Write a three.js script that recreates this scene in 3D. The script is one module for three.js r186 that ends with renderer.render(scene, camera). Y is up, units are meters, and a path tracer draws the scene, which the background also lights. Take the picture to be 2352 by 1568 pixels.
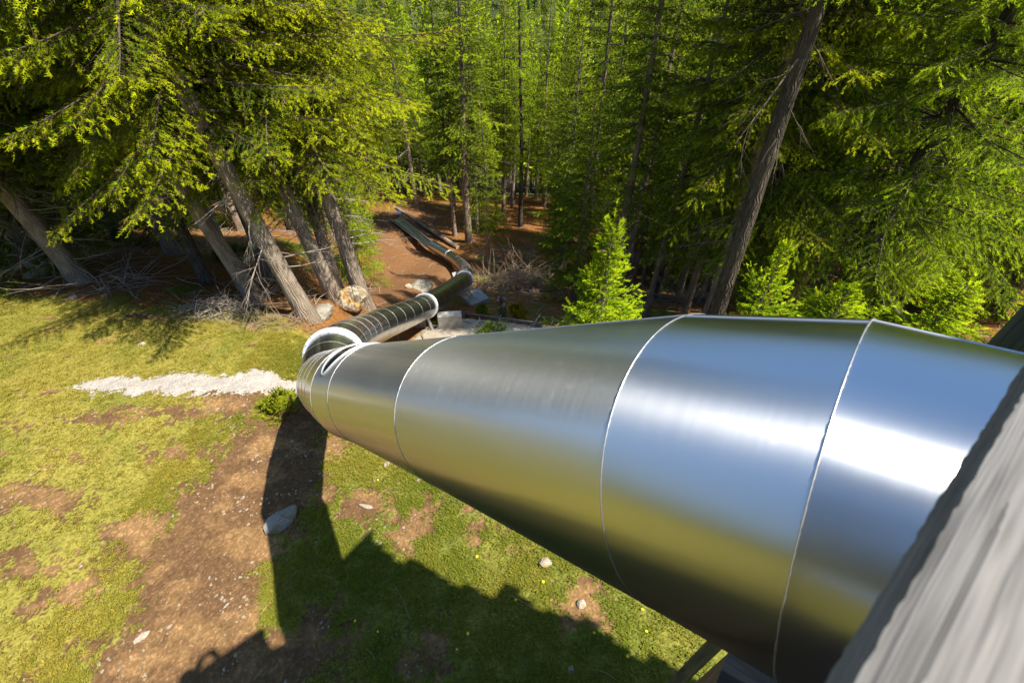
import * as THREE from 'three';
import { mergeGeometries } from 'three/addons/utils/BufferGeometryUtils.js';
import { RoundedBoxGeometry } from 'three/addons/geometries/RoundedBoxGeometry.js';
import { MarchingCubes } from 'three/addons/objects/MarchingCubes.js';

// ---------------------------------------------------------------- camera, sky, sun, exposure
const scene = new THREE.Scene();
const camera = new THREE.PerspectiveCamera(73.77, 1024 / 682, 0.05, 3000);
camera.position.set(0, 0, 0);
camera.rotation.set(THREE.MathUtils.degToRad(-42), 0, 0);
camera.focus = 7;
camera.userData.fStop = 5.6;
scene.add(camera);

const SUN = new THREE.Vector3(0.4885, 0.8468, 0.2105).normalize();
{
  // clear mountain sky: deep blue overhead, paler towards the horizon, a soft glow round the sun
  const W = 512, H = 256, data = new Float32Array(W * H * 4);
  for (let r = 0; r < H; r++) {
    const el = ((r + 0.5) / H - 0.5) * Math.PI, y = Math.max(0, Math.sin(el)), low = Math.pow(1 - y, 3.2);
    for (let c = 0; c < W; c++) {
      const az = ((c + 0.5) / W - 0.5) * 2 * Math.PI;
      const dot = Math.cos(az) * Math.cos(el) * SUN.x + Math.sin(el) * SUN.y + Math.sin(az) * Math.cos(el) * SUN.z;
      const glow = Math.pow(Math.max(0, dot), 14) * 0.2 + Math.pow(Math.max(0, dot), 90) * 1.2;
      const i = (r * W + c) * 4;
      data[i] = 0.095 + 0.17 * low + glow * 0.95;
      data[i + 1] = 0.19 + 0.19 * low + glow * 0.97;
      data[i + 2] = 0.39 + 0.14 * low + glow;
      data[i + 3] = 1;
    }
  }
  const t = new THREE.DataTexture(data, W, H, THREE.RGBAFormat, THREE.FloatType);
  t.mapping = THREE.EquirectangularReflectionMapping; t.magFilter = THREE.LinearFilter; t.needsUpdate = true;
  scene.background = t; scene.environment = t;
}
const sun = new THREE.DirectionalLight(new THREE.Color(1.0, 0.94, 0.83), 5.0);
sun.target.position.set(0, -8, -12); sun.position.copy(SUN).multiplyScalar(120).add(sun.target.position); sun.castShadow = true;
Object.assign(sun.shadow.camera, { left: -60, right: 60, top: 60, bottom: -60, near: 1, far: 300 });
sun.shadow.mapSize.set(4096, 4096);
scene.add(sun, sun.target);

const renderer = new THREE.WebGLRenderer({ antialias: true });
renderer.setSize(1024, 682);
renderer.toneMapping = THREE.LinearToneMapping;
renderer.toneMappingExposure = 2.2;
renderer.shadowMap.enabled = true;

// ---------------------------------------------------------------- helpers
const V = (x, y, z) => new THREE.Vector3(x, y, z);
function rng(seed) { let s = seed | 0; return () => { s = (s + 0x6d2b79f5) | 0; let t = Math.imul(s ^ (s >>> 15), 1 | s); t = (t + Math.imul(t ^ (t >>> 7), 61 | t)) ^ t; return ((t ^ (t >>> 14)) >>> 0) / 4294967296; }; }
const lerp = (a, b, t) => a + (b - a) * t, clamp = (x, a = 0, b = 1) => Math.min(b, Math.max(a, x));
const sstep = (a, b, x) => { const t = clamp((x - a) / (b - a)); return t * t * (3 - 2 * t); };
const hash = (x, y, s) => { let h = Math.imul(x, 374761393) + Math.imul(y, 668265263) + Math.imul(s, 974634777); h = Math.imul(h ^ (h >>> 13), 1274126177); return ((h ^ (h >>> 16)) >>> 0) / 4294967296; };
function noise(x, y, s = 0) {
  const ix = Math.floor(x), iy = Math.floor(y), fx = x - ix, fy = y - iy, u = fx * fx * (3 - 2 * fx), v = fy * fy * (3 - 2 * fy);
  const a = hash(ix, iy, s), b = hash(ix + 1, iy, s), c = hash(ix, iy + 1, s), d = hash(ix + 1, iy + 1, s);
  return a + (b - a) * u + (c - a) * v + (a - b - c + d) * u * v;
}
function fbm(x, y, o = 4, s = 0) { let r = 0, a = 0.5, n = 0; for (let i = 0; i < o; i++) { r += a * noise(x, y, s + i * 17); n += a; x = x * 2.03 + 11.3; y = y * 2.03 - 7.1; a *= 0.5; } return r / n; }
const taken = {};
function numbered(name) { const n = taken[name] = (taken[name] ?? -1) + 1; return n ? name + '_' + String(n).padStart(3, '0') : name; }
function shadows(o) { o.traverse((m) => { if (m.isMesh) { m.castShadow = true; m.receiveShadow = true; } }); }
function tag(o, label, category, group) { Object.assign(o.userData, { label, category }); if (group) o.userData.group = group; return o; }
function thing(name, label, category, p = [0, 0, 0], turn = 0, group) {
  const o = new THREE.Group(); o.name = numbered(name); o.position.set(...p); o.rotation.y = turn; scene.add(o);
  return tag(o, label, category, group);
}
function mesh(name, geo, mat, parent = scene) { const m = new THREE.Mesh(geo, mat); m.name = parent === scene ? numbered(name) : name; m.castShadow = m.receiveShadow = true; parent.add(m); return m; }
function kind(o, k) { o.userData.kind = k; return o; }
// collects faces
class MB {
  constructor() { this.p = []; this.n = []; this.c = []; this.t = []; this.i = []; }
  get count() { return this.p.length / 3; }
  vert(x, y, z, nx, ny, nz, r = 1, g = 1, b = 1, u = 0, v = 0) { this.p.push(x, y, z); this.n.push(nx, ny, nz); this.c.push(r, g, b); this.t.push(u, v); return this.p.length / 3 - 1; }
  // a tapered tube along points with a radius at each point
  tube(pts, rad, sides = 6, col = [1, 1, 1], vscale = 1, jag = 0) {
    let fx = 1, fy = 0, fz = 0, prev = null, len = 0;
    const N = pts.length;
    for (let k = 0; k < N; k++) {
      const a = pts[Math.max(0, k - 1)], b = pts[Math.min(N - 1, k + 1)];
      let tx = b.x - a.x, ty = b.y - a.y, tz = b.z - a.z; const tl = Math.hypot(tx, ty, tz) || 1; tx /= tl; ty /= tl; tz /= tl;
      if (k === 0) { if (Math.abs(ty) < 0.9) { fx = tz; fy = 0; fz = -tx; } else { fx = 1; fy = 0; fz = 0; } }
      const d = fx * tx + fy * ty + fz * tz; fx -= d * tx; fy -= d * ty; fz -= d * tz; const fl = Math.hypot(fx, fy, fz) || 1; fx /= fl; fy /= fl; fz /= fl;
      const gx = ty * fz - tz * fy, gy = tz * fx - tx * fz, gz = tx * fy - ty * fx;
      if (k) len += pts[k].distanceTo(pts[k - 1]);
      const row = this.count;
      for (let s = 0; s <= sides; s++) {
        const w = (s / sides) * Math.PI * 2, cs = Math.cos(w), sn = Math.sin(w), nx = cs * fx + sn * gx, ny = cs * fy + sn * gy, nz = cs * fz + sn * gz;
        const r = rad[k] * (1 + (jag ? (hash(s % sides, k, 77) - 0.5) * jag : 0));
        this.vert(pts[k].x + nx * r, pts[k].y + ny * r, pts[k].z + nz * r, nx, ny, nz, ...col, (s / sides) * 2 * Math.PI * rad[0] * vscale, len * vscale);
      }
      if (prev !== null) for (let s = 0; s < sides; s++) this.i.push(prev + s, prev + s + 1, row + s, row + s, prev + s + 1, row + s + 1);
      prev = row;
    }
  }
  tri(a, b, c, col) {
    const ux = b[0] - a[0], uy = b[1] - a[1], uz = b[2] - a[2], vx = c[0] - a[0], vy = c[1] - a[1], vz = c[2] - a[2];
    let nx = uy * vz - uz * vy, ny = uz * vx - ux * vz, nz = ux * vy - uy * vx; const l = Math.hypot(nx, ny, nz) || 1; nx /= l; ny /= l; nz /= l;
    const k = this.vert(...a, nx, ny, nz, ...col); this.vert(...b, nx, ny, nz, ...col); this.vert(...c, nx, ny, nz, ...col); this.i.push(k, k + 1, k + 2);
  }
  geo(uv = true, color = true) {
    const g = new THREE.BufferGeometry();
    g.setAttribute('position', new THREE.BufferAttribute(new Float32Array(this.p), 3));
    g.setAttribute('normal', new THREE.BufferAttribute(new Float32Array(this.n), 3));
    if (uv) g.setAttribute('uv', new THREE.BufferAttribute(new Float32Array(this.t), 2));
    if (color) g.setAttribute('color', new THREE.BufferAttribute(new Float32Array(this.c), 3));
    g.setIndex(new THREE.BufferAttribute(new Uint32Array(this.i), 1));
    return g;
  }
}
function dataTex(w, h, f, srgb = false, repeat = true) {
  const d = new Uint8Array(w * h * 4);
  for (let y = 0; y < h; y++) for (let x = 0; x < w; x++) { const c = f(x / w, y / h, x, y), i = (y * w + x) * 4; d[i] = clamp(c[0]) * 255; d[i + 1] = clamp(c[1]) * 255; d[i + 2] = clamp(c[2]) * 255; d[i + 3] = 255; }
  const t = new THREE.DataTexture(d, w, h); t.magFilter = THREE.LinearFilter; t.minFilter = THREE.LinearFilter;
  if (repeat) t.wrapS = t.wrapT = THREE.RepeatWrapping;
  if (srgb) t.colorSpace = THREE.SRGBColorSpace;
  t.needsUpdate = true; return t;
}
const toS = (c) => (c <= 0.0031308 ? c * 12.92 : 1.055 * Math.pow(c, 1 / 2.4) - 0.055);
// noise that tiles with period p
function tnoise(x, y, p, s) { const ix = Math.floor(x), iy = Math.floor(y), fx = x - ix, fy = y - iy, u = fx * fx * (3 - 2 * fx), v = fy * fy * (3 - 2 * fy), m = (a, q) => ((a % q) + q) % q; const h = (a, b) => hash(m(a, p[0]), m(b, p[1]), s); const a = h(ix, iy), b = h(ix + 1, iy), c = h(ix, iy + 1), d = h(ix + 1, iy + 1); return a + (b - a) * u + (c - a) * v + (a - b - c + d) * u * v; }

// ---------------------------------------------------------------- terrain
const S_PROF = [[-700, -60], [-330, -85], [-160, -66], [-100, -42], [-60, -27], [-50, -23.6], [-42, -22.0], [-36, -21.2], [-32, -20.7], [-29, -19.6], [-27.7, -19.2], [-23.3, -16.9], [-19, -14.45], [-16, -12.9], [-12.85, -10.95], [-10.5, -9.8], [-8.4, -8.6], [-6.5, -7.5], [-5, -6.95], [-3, -6.7], [0, -6.62], [4, -6.5], [14, -6.1], [60, 4], [160, 30]];
const L_PROF = [[-700, -60], [-330, -85], [-160, -66], [-100, -42], [-60, -26.5], [-50, -23.2], [-42, -22.1], [-36, -21.3], [-32, -20.3], [-27.7, -18.3], [-23.3, -16.1], [-19, -13.6], [-16, -11.7], [-13.5, -9.95], [-12, -8.75], [-10.5, -8.05], [-9, -7.55], [-7, -7.12], [-5, -6.85], [-3, -6.7], [0, -6.62], [4, -6.5], [14, -6.1], [60, 4], [160, 30]];
const LL_PROF = [[-700, -60], [-330, -85], [-160, -66], [-100, -42], [-60, -26.5], [-50, -23], [-42, -21.6], [-36, -20], [-32, -18], [-26, -14], [-20, -11.2], [-16, -9.5], [-13, -8.35], [-10.5, -7.75], [-7, -7.1], [-5, -6.85], [-3, -6.7], [0, -6.62], [4, -6.5], [14, -6.1], [60, 4], [160, 30]];
function prof(P, z) {
  if (z <= P[0][0]) return P[0][1];
  for (let i = 1; i < P.length; i++) if (z <= P[i][0]) {
    const [z0, y0] = P[i - 1], [z1, y1] = P[i], m = (k) => (k <= 0 || k >= P.length - 1 ? (P[Math.min(k + 1, P.length - 1)][1] - P[Math.max(k - 1, 0)][1]) / (P[Math.min(k + 1, P.length - 1)][0] - P[Math.max(k - 1, 0)][0]) : (P[k + 1][1] - P[k - 1][1]) / (P[k + 1][0] - P[k - 1][0]));
    const h = z1 - z0, t = (z - z0) / h, a = m(i - 1) * h, b = m(i) * h;
    return (2 * t ** 3 - 3 * t ** 2 + 1) * y0 + (t ** 3 - 2 * t ** 2 + t) * a + (-2 * t ** 3 + 3 * t ** 2) * y1 + (t ** 3 - t ** 2) * b;
  }
  return P[P.length - 1][1];
}
function terrain(x, z) {
  const w = sstep(-3.9, -5.6, x);
  let y = lerp(prof(S_PROF, z), prof(L_PROF, z), w);
  const ll = sstep(-8, -11.5, x); if (ll > 0) y = lerp(y, prof(LL_PROF, z), ll);
  y += (fbm(x * 0.22, z * 0.22, 3, 5) - 0.5) * 0.22 + (fbm(x * 1.3, z * 1.3, 3, 9) - 0.5) * 0.07;
  const far = sstep(-55, -110, z) + sstep(30, 90, Math.abs(x));
  if (far > 0) y += far * (fbm(x * 0.02, z * 0.02, 3, 31) - 0.5) * 9;
  // the mountain on the other side of the valley
  y += 210 * Math.pow(sstep(-150, -560, z), 1.2);
  return y;
}
// pixel of the photograph (2352 x 1568 scale) -> point on the terrain
const F = 1045, CA = Math.cos(-camera.rotation.x), SA = Math.sin(-camera.rotation.x);
function rayDir(px, py) { const r = (px - 1176) / F, u = (784 - py) / F; return V(r, -SA + u * CA, -CA - u * SA); }
function onGround(px, py, start = 1) { const d = rayDir(px, py); let t = start; for (; t < 600; t += 0.02 + t * 0.002) if (d.y * t <= terrain(d.x * t, d.z * t)) break; return d.multiplyScalar(t); }
const at = (px, py, depth) => rayDir(px, py).multiplyScalar(depth);

// ---------------------------------------------------------------- ground
// grid lines, dense where the photograph is close
function lines(parts) { const out = []; for (const [a, b, step] of parts) for (let v = a; v < b - 1e-6; v += step) out.push(v); out.push(parts[parts.length - 1][1]); return out; }
const GX = lines([[-420, -60, 9], [-60, -24, 1.5], [-24, -15, 0.35], [-15, 5, 0.1], [5, 12, 0.3], [12, 60, 1.5], [60, 420, 9]]);
const GZ = lines([[-700, -120, 10], [-120, -56, 1.6], [-56, -36, 0.4], [-36, -14, 0.16], [-14, 2, 0.1], [2, 30, 1], [30, 160, 10]]);
// texture position along an axis: shares of the texture given to each stretch
const warp = (K) => ({ to: (v) => { for (let i = 1; i < K.length; i++) if (v <= K[i][0] || i === K.length - 1) return lerp(K[i - 1][1], K[i][1], (v - K[i - 1][0]) / (K[i][0] - K[i - 1][0])); }, from: (t) => { for (let i = 1; i < K.length; i++) if (t <= K[i][1] || i === K.length - 1) return lerp(K[i - 1][0], K[i][0], (t - K[i - 1][1]) / (K[i][1] - K[i - 1][1])); } });
const WX = warp([[-420, 0], [-60, 0.03], [-15, 0.12], [5, 0.9], [12, 0.95], [60, 0.98], [420, 1]]);
const WZ = warp([[-700, 0], [-120, 0.03], [-56, 0.08], [-36, 0.15], [-14, 0.37], [2, 0.97], [30, 0.985], [160, 1]]);
// distance to a capsule chain
function chain(x, z, P) { let d = 1e9; for (let i = 1; i < P.length; i++) { const [ax, az, ar] = P[i - 1], [bx, bz, br] = P[i], ux = bx - ax, uz = bz - az, t = clamp(((x - ax) * ux + (z - az) * uz) / (ux * ux + uz * uz)); d = Math.min(d, Math.hypot(x - ax - ux * t, z - az - uz * t) - lerp(ar, br, t)); } return d; }
const SOIL = [[-5.0, -6.4, 0.3], [-4.0, -5.6, 0.7], [-4.1, -4.6, 1.15], [-4.2, -3.7, 1.0], [-4.3, -2.9, 0.95], [-4.2, -2.0, 1.0], [-4.1, -1.0, 0.95], [-4.2, 1, 0.9]];
const BARE = [[[-5.2, -5.9, 0.28], [-7.2, -5.5, 0.14], [-9.5, -5.2, 0.08]], [[-8.6, -3.9, 0.12], [-6.9, -3.6, 0.2]], [[-6.3, -2.2, 0.22], [-5.6, -2.5, 0.16]], [[-6.2, -1.6, 0.12], [-5.6, -1.7, 0.2]], [[-5.8, -3.1, 0.14], [-5.1, -3.3, 0.22]], [[-7.3, -2.7, 0.1], [-6.8, -2.6, 0.1]], [[-2.2, -4.6, 0.22], [-1.7, -4.9, 0.1]], [[-2.6, -3.6, 0.14], [-2.4, -3.7, 0.14]], [[-1.6, -3.2, 0.16], [-1.5, -3.3, 0.14]], [[-2.9, -1.5, 0.5], [-2.5, -1.9, 0.3]], [[-1.0, -1.7, 0.15], [-0.9, -1.6, 0.15]], [[-0.3, -3.4, 0.2], [-0.1, -3.5, 0.1]], [[0.9, -2.2, 0.2], [1.1, -2.3, 0.1]], [[-6.4, -4.6, 0.1], [-5.6, -4.6, 0.14]]];
const PATH = [[-5.6, -11.6, 0.8], [-5.8, -14, 1.9], [-5.9, -19, 2.4], [-6.2, -25, 3.0], [-8.0, -32, 3.6], [-10.5, -38, 3.2], [-11, -46, 3]];
function cover(x, z) {        // how grassy (0..1), how much needle litter, and how trodden
  const n1 = fbm(x * 0.9, z * 0.9, 4, 40), n2 = fbm(x * 3.1, z * 3.1, 3, 50), n3 = fbm(x * 9, z * 9, 3, 60);
  const wob = (n1 - 0.5) * 1.6 + (n2 - 0.5) * 0.7 + (n3 - 0.5) * 0.28;
  let soil = chain(x, z, SOIL) + wob * 0.6;
  for (const b of BARE) soil = Math.min(soil, chain(x, z, b) + wob * 0.4 + 0.11);
  const left = sstep(-4.5, -6, x);
  let grass = sstep(-0.22, 0.42, soil + (n3 - 0.5) * 0.7 + (n2 - 0.5) * 0.35);
  grass *= 1 - sstep(0.62, 0.78, fbm(x * 1.4 + 9, z * 2.4, 4, 71)) * (0.5 + 0.3 * left);
  // the wood begins along a wavering edge
  const edge = lerp(-9.3, -10.35, sstep(-5, -7.5, x)) + (n1 - 0.5) * 1.5 + (n2 - 0.5) * 0.5 + (x > -4 ? -0.2 : 0) - (x < -11 ? sstep(-11, -15, x) * 0.3 : 0);
  const litter = sstep(edge + 0.35, edge - 0.35, z);
  return { grass: grass * (1 - litter), litter, soil, n1, n2, n3, left };
}
function groundAlbedo(x, z) {
  const near = Math.abs(x + 5) < 40 && z > -60;
  if (!near) { const n = fbm(x * 0.3, z * 0.3, 3, 4); const alp = sstep(0.5, 0.62, fbm(x * 0.012, z * 0.012, 3, 88)); return [lerp(0.03, 0.045, alp) + n * 0.02, lerp(0.042, 0.06, alp) + n * 0.02, 0.022, 0]; }
  const k = cover(x, z), f = noise(x * 38, z * 38, 3), f2 = noise(x * 83, z * 83, 8), m = fbm(x * 17, z * 17, 2, 14);
  const dry = clamp(0.22 + k.left * 0.5 + (k.n1 - 0.45) * 1.2 + (k.n2 - 0.5) * 0.8, 0.05, 1);
  let g = [lerp(0.115, 0.215, dry), lerp(0.13, 0.182, dry), lerp(0.022, 0.036, dry)];
  const gl = 0.45 + 1.05 * f * 0.6 + f2 * 0.45; g = g.map((c) => c * gl);
  const tawny = sstep(0.40, 0.75, fbm(x * 2.2 + 5, z * 3.4, 4, 23));
  const speck = f2 > 0.82 ? 1.5 : 1, straw = f > 0.72 ? 1.3 : 1;
  let s = [lerp(0.112, 0.195, tawny), lerp(0.063, 0.113, tawny), lerp(0.030, 0.048, tawny)].map((c) => c * (0.62 + 0.55 * m + 0.2 * f) * speck * straw);
  if (f2 > 0.955 && f > 0.6) s = [0.32, 0.28, 0.22];
  const t = sstep(0.25, 0.75, k.grass + (f - 0.5) * 0.5);
  let c = g.map((v, i) => lerp(s[i], v, t)), h = t * 0.55 + f * 0.3 + f2 * 0.2;
  if (k.litter > 0) {
    const path = sstep(0.9, -0.8, chain(x, z, PATH) + (k.n1 - 0.5) * 3 + (k.n2 - 0.5)), moss = sstep(0.62, 0.74, fbm(x * 0.7 + 3, z * 0.7, 4, 91)) * (1 - path);
    const r = 0.55 + 0.6 * m + 0.5 * f * f + (f2 > 0.8 ? 0.35 : 0);
    let l = [lerp(0.20, 0.165, path) * r, lerp(0.09, 0.083, path) * r, lerp(0.027, 0.037, path) * r];
    l = [lerp(l[0], 0.11 * r, moss), lerp(l[1], 0.115 * r, moss), lerp(l[2], 0.015, moss)];
    if (z > -17 && x > -3.8 && x < 3) { const grv = sstep(0.12, -0.12, Math.max(-15.5 + (x + 2.6) * 0.525 - z, -3.2 - x - (z + 13) * 0.1, z + 10.6 + (k.n2 - 0.5) * 1.2, x - 1.6) + (k.n3 - 0.5) * 0.35); const q = (0.55 + 0.7 * f2) * 0.4; l = [lerp(l[0], q, grv), lerp(l[1], q * 0.86, grv), lerp(l[2], q * 0.66, grv)]; }
    c = c.map((v, i) => lerp(v, l[i], k.litter)); h = lerp(h, m * 0.6 + f * 0.4, k.litter);
  }
  return [...c, h];
}
{
  const T = 2048, col = new Uint8Array(T * T * 4), bmp = new Uint8Array(T * T * 4);
  for (let r = 0; r < T; r++) { const z = WZ.from((r + 0.5) / T); for (let q = 0; q < T; q++) { const x = WX.from((q + 0.5) / T), c = groundAlbedo(x, z), i = (r * T + q) * 4; col[i] = clamp(toS(c[0])) * 255; col[i + 1] = clamp(toS(c[1])) * 255; col[i + 2] = clamp(toS(c[2])) * 255; bmp[i] = bmp[i + 1] = bmp[i + 2] = clamp(c[3]) * 255; col[i + 3] = bmp[i + 3] = 255; } }
  const mk = (d, s) => { const t = new THREE.DataTexture(d, T, T); t.magFilter = t.minFilter = THREE.LinearFilter; if (s) t.colorSpace = THREE.SRGBColorSpace; t.needsUpdate = true; return t; };
  const nx = GX.length, nz = GZ.length, p = new Float32Array(nx * nz * 3), uv = new Float32Array(nx * nz * 2), idx = new Uint32Array((nx - 1) * (nz - 1) * 6);
  let k = 0;
  for (let j = 0; j < nz; j++) for (let i = 0; i < nx; i++) { const n = j * nx + i; p[n * 3] = GX[i]; p[n * 3 + 1] = terrain(GX[i], GZ[j]); p[n * 3 + 2] = GZ[j]; uv[n * 2] = WX.to(GX[i]); uv[n * 2 + 1] = WZ.to(GZ[j]); if (i < nx - 1 && j < nz - 1) { idx[k++] = n; idx[k++] = n + nx; idx[k++] = n + 1; idx[k++] = n + 1; idx[k++] = n + nx; idx[k++] = n + nx + 1; } }
  const g = new THREE.BufferGeometry(); g.setAttribute('position', new THREE.BufferAttribute(p, 3)); g.setAttribute('uv', new THREE.BufferAttribute(uv, 2)); g.setIndex(new THREE.BufferAttribute(idx, 1)); g.computeVertexNormals();
  const m = mesh('ground', g, new THREE.MeshPhysicalMaterial({ map: mk(col, true), bumpMap: mk(bmp), bumpScale: 0.03, roughness: 1, metalness: 0, specularIntensity: 0.08 }));
  kind(m, 'structure');
}

// white gravel strip across the meadow
const STRIP = [[-8.9, -6.35, 0.12], [-8.3, -6.4, 0.22], [-7.4, -6.45, 0.3], [-6.2, -6.5, 0.29], [-5.2, -6.62, 0.28], [-4.4, -6.75, 0.27], [-3.4, -6.9, 0.27]];
const inStrip = (x, z) => chain(x, z, STRIP) + (fbm(x * 2.6, z * 2.6, 4, 12) - 0.5) * 0.42 + (noise(x * 14, z * 14, 5) - 0.5) * 0.2 + (noise(x * 31, z * 31, 6) - 0.5) * 0.16;
{
  const p = [], uv = [], idx = [], at2 = new Map(), st = 0.025;
  const vtx = (i, j) => { const key = i * 10000 + j; if (!at2.has(key)) { const x = -9.4 + i * st, z = -7.6 + j * st; at2.set(key, p.length / 3); p.push(x, terrain(x, z) + 0.008 + 0.012 * noise(x * 9, z * 9, 3), z); uv.push(x, z); } return at2.get(key); };
  for (let i = 0; i < 248; i++) for (let j = 0; j < 72; j++) if (inStrip(-9.4 + (i + 0.5) * st, -7.6 + (j + 0.5) * st) < 0) { const a = vtx(i, j), b = vtx(i + 1, j), c = vtx(i, j + 1), d = vtx(i + 1, j + 1); idx.push(a, c, b, b, c, d); }
  const g = new THREE.BufferGeometry(); g.setAttribute('position', new THREE.Float32BufferAttribute(p, 3)); g.setAttribute('uv', new THREE.Float32BufferAttribute(uv, 2)); g.setIndex(idx); g.computeVertexNormals();
  const tx = dataTex(512, 512, (u, v) => { const n = tnoise(u * 60, v * 60, [60, 60], 1), b = tnoise(u * 140, v * 140, [140, 140], 2), w = tnoise(u * 9, v * 9, [9, 9], 7), q = (0.14 + 0.2 * n + 0.18 * b + 0.12 * w) * (b * n > 0.45 ? 0.4 : 1); return [toS(q), toS(q * 0.9), toS(q * 0.78)]; }, true);
  const bt = dataTex(512, 512, (u, v) => { const n = tnoise(u * 70, v * 70, [70, 70], 1) * 0.6 + tnoise(u * 140, v * 140, [140, 140], 2) * 0.4; return [n, n, n]; });
  tx.repeat.set(0.8, 0.8); bt.repeat.set(0.8, 0.8);
  kind(mesh('gravel_path', g, new THREE.MeshStandardMaterial({ map: tx, bumpMap: bt, bumpScale: 0.02, roughness: 0.95 })), 'structure');
}

// short meadow grass, clover and herbs: tufts spread where the turf is closed
const grassM = new THREE.MeshPhysicalMaterial({ color: 0xffffff, roughness: 1, transmission: 0.22, thickness: 0, side: THREE.DoubleSide, specularIntensity: 0.05 });
{
  const R = rng(11);
  const tuft = (blades, h, spread, wide) => {
    const b = new MB();
    for (let k = 0; k < blades; k++) {
      const a = R() * 6.283, r = Math.sqrt(R()) * spread, x = Math.cos(a) * r, z = Math.sin(a) * r, d = R() * 6.283, lean = 0.25 + R() * 0.9, hh = h * (0.5 + R() * 0.7), w = wide * (0.6 + R() * 0.8);
      const dx = Math.cos(d), dz = Math.sin(d), c = 0.75 + R() * 0.5, col = [c * (0.9 + R() * 0.25), c, c * 0.9];
      const m = [x + dx * lean * hh * 0.45, hh * 0.62, z + dz * lean * hh * 0.45], t = [x + dx * lean * hh * 1.15, hh * 0.86, z + dz * lean * hh * 1.15];
      b.tri([x - dz * w, -0.01, z + dx * w], [x + dz * w, -0.01, z - dx * w], m, col); b.tri([m[0] - dz * w, m[1], m[2] + dx * w], [m[0] + dz * w, m[1], m[2] - dx * w], t, col);
    }
    return b.geo(false, true);
  };
  const gm = grassM.clone(); gm.vertexColors = true;
  const kinds = [tuft(9, 0.05, 0.05, 0.0042), tuft(8, 0.035, 0.055, 0.006), tuft(10, 0.07, 0.045, 0.0036)], list = [[], [], []];
  const N = 120000;
  for (let n = 0; n < N; n++) {
    let x, z; if (n < N * 0.62) { x = -6 + R() * 8.5; z = -8.5 + R() * 8.5; } else { x = -17 + R() * 16; z = -11 + R() * 12; }
    if (x > 1.4 && z > -3 && z < 1 && R() < 0.5) continue;
    if (inStrip(x, z) < 0.03) continue;
    const k = cover(x, z), dens = k.grass * k.grass * (0.35 + 0.65 * sstep(0.3, 0.6, fbm(x * 4, z * 4, 3, 77)));
    if (R() > dens) continue;
    list[R() < 0.5 ? 1 : R() < 0.6 ? 0 : 2].push([x, z, k]);
  }
  const M4 = new THREE.Matrix4(), q = new THREE.Quaternion(), col = new THREE.Color();
  kinds.forEach((g, i) => {
    const im = new THREE.InstancedMesh(g, gm, list[i].length); im.name = numbered('grass'); im.castShadow = im.receiveShadow = true;
    list[i].forEach(([x, z, k], n) => {
      const s = 0.7 + R() * 0.8; q.setFromAxisAngle(V(0, 1, 0), R() * 6.283); M4.compose(V(x, terrain(x, z), z), q, V(s, s * (0.7 + R() * 0.5), s)); im.setMatrixAt(n, M4);
      const dry = clamp(0.22 + k.left * 0.44 + (k.n1 - 0.45) * 1.3 + (R() - 0.5) * 0.6, 0, 1); col.setRGB(lerp(0.13, 0.265, dry), lerp(0.16, 0.222, dry), lerp(0.018, 0.036, dry)); im.setColorAt(n, col);
    });
    tag(kind(im, 'stuff'), ['short meadow grass growing on the sunny slope', 'low clover leaves between the meadow grass', 'longer grass blades in the meadow turf'][i], 'grass'); scene.add(im);
  });
}

// ---------------------------------------------------------------- the tube slide
const RT = 0.42;
const AX = [[0.919, -0.961, -0.429], [0.76, -0.993, -0.557], [0.542, -1.14, -0.756], [-0.236, -1.954, -1.593], [-1.055, -2.781, -2.441], [-1.321, -3.004, -2.675], [-1.718, -3.524, -3.194], [-2.124, -4.051, -3.724], [-2.492, -4.584, -4.293], [-2.759, -4.911, -5.103], [-3.431, -7.194, -8.43], [-3.08, -9.87, -12.85], [-2.38, -12.98, -19.05], [-2.9, -15.53, -23.26], [-3.34, -17.91, -27.66], [-5.06, -19.56, -32.15], [-6.82, -20.02, -34.53]].map((p) => V(...p));
const steelTex = (() => {
  const bump = dataTex(512, 512, (u, v) => { const n = 0.6 * tnoise(u * 200, v * 5, [200, 5], 3) + 0.4 * tnoise(u * 110, v * 3, [110, 3], 4); return [n, n, n]; });
  const rough = dataTex(512, 512, (u, v) => { const n = 0.84 + 0.03 * tnoise(u * 220, v * 4, [220, 4], 13) + 0.03 * tnoise(u * 5, v * 9, [5, 9], 15) + 0.06 * Math.pow(tnoise(u * 60, v * 60, [60, 60], 19), 8); return [n, n, n]; });
  bump.repeat.set(2, 2); rough.repeat.set(1.3, 1.3);
  return { bump, rough };
})();
const steelOf = (c, r, a, bs, turn = 0) => new THREE.MeshPhysicalMaterial({ color: new THREE.Color().setRGB(c, c, c * 0.985), metalness: 1, roughness: r, anisotropy: a, anisotropyRotation: turn, roughnessMap: steelTex.rough, bumpMap: bs ? steelTex.bump : null, bumpScale: bs || 1, side: THREE.DoubleSide });
const steelTop = steelOf(0.62, 0.39, 0.95, 0.00006, 0.3), steel = steelOf(0.60, 0.37, 0.94, 0.00008, 0.14), steelLow = steelOf(0.58, 0.28, 0.85, 0, 0.08), steelFar = steelOf(0.52, 0.24, 0.6, 0.00012), steelMid = steelOf(0.58, 0.33, 0.92, 0.0001, 0.1);
const seamM = new THREE.MeshStandardMaterial({ color: new THREE.Color().setRGB(0.34, 0.335, 0.325), metalness: 0.9, roughness: 0.5 });
const weldM = new THREE.MeshStandardMaterial({ color: new THREE.Color().setRGB(0.5, 0.495, 0.48), metalness: 0.9, roughness: 0.42 });
const flangeM = new THREE.MeshStandardMaterial({ color: new THREE.Color().setRGB(0.78, 0.78, 0.77), metalness: 0.75, roughness: 0.48 });
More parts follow.
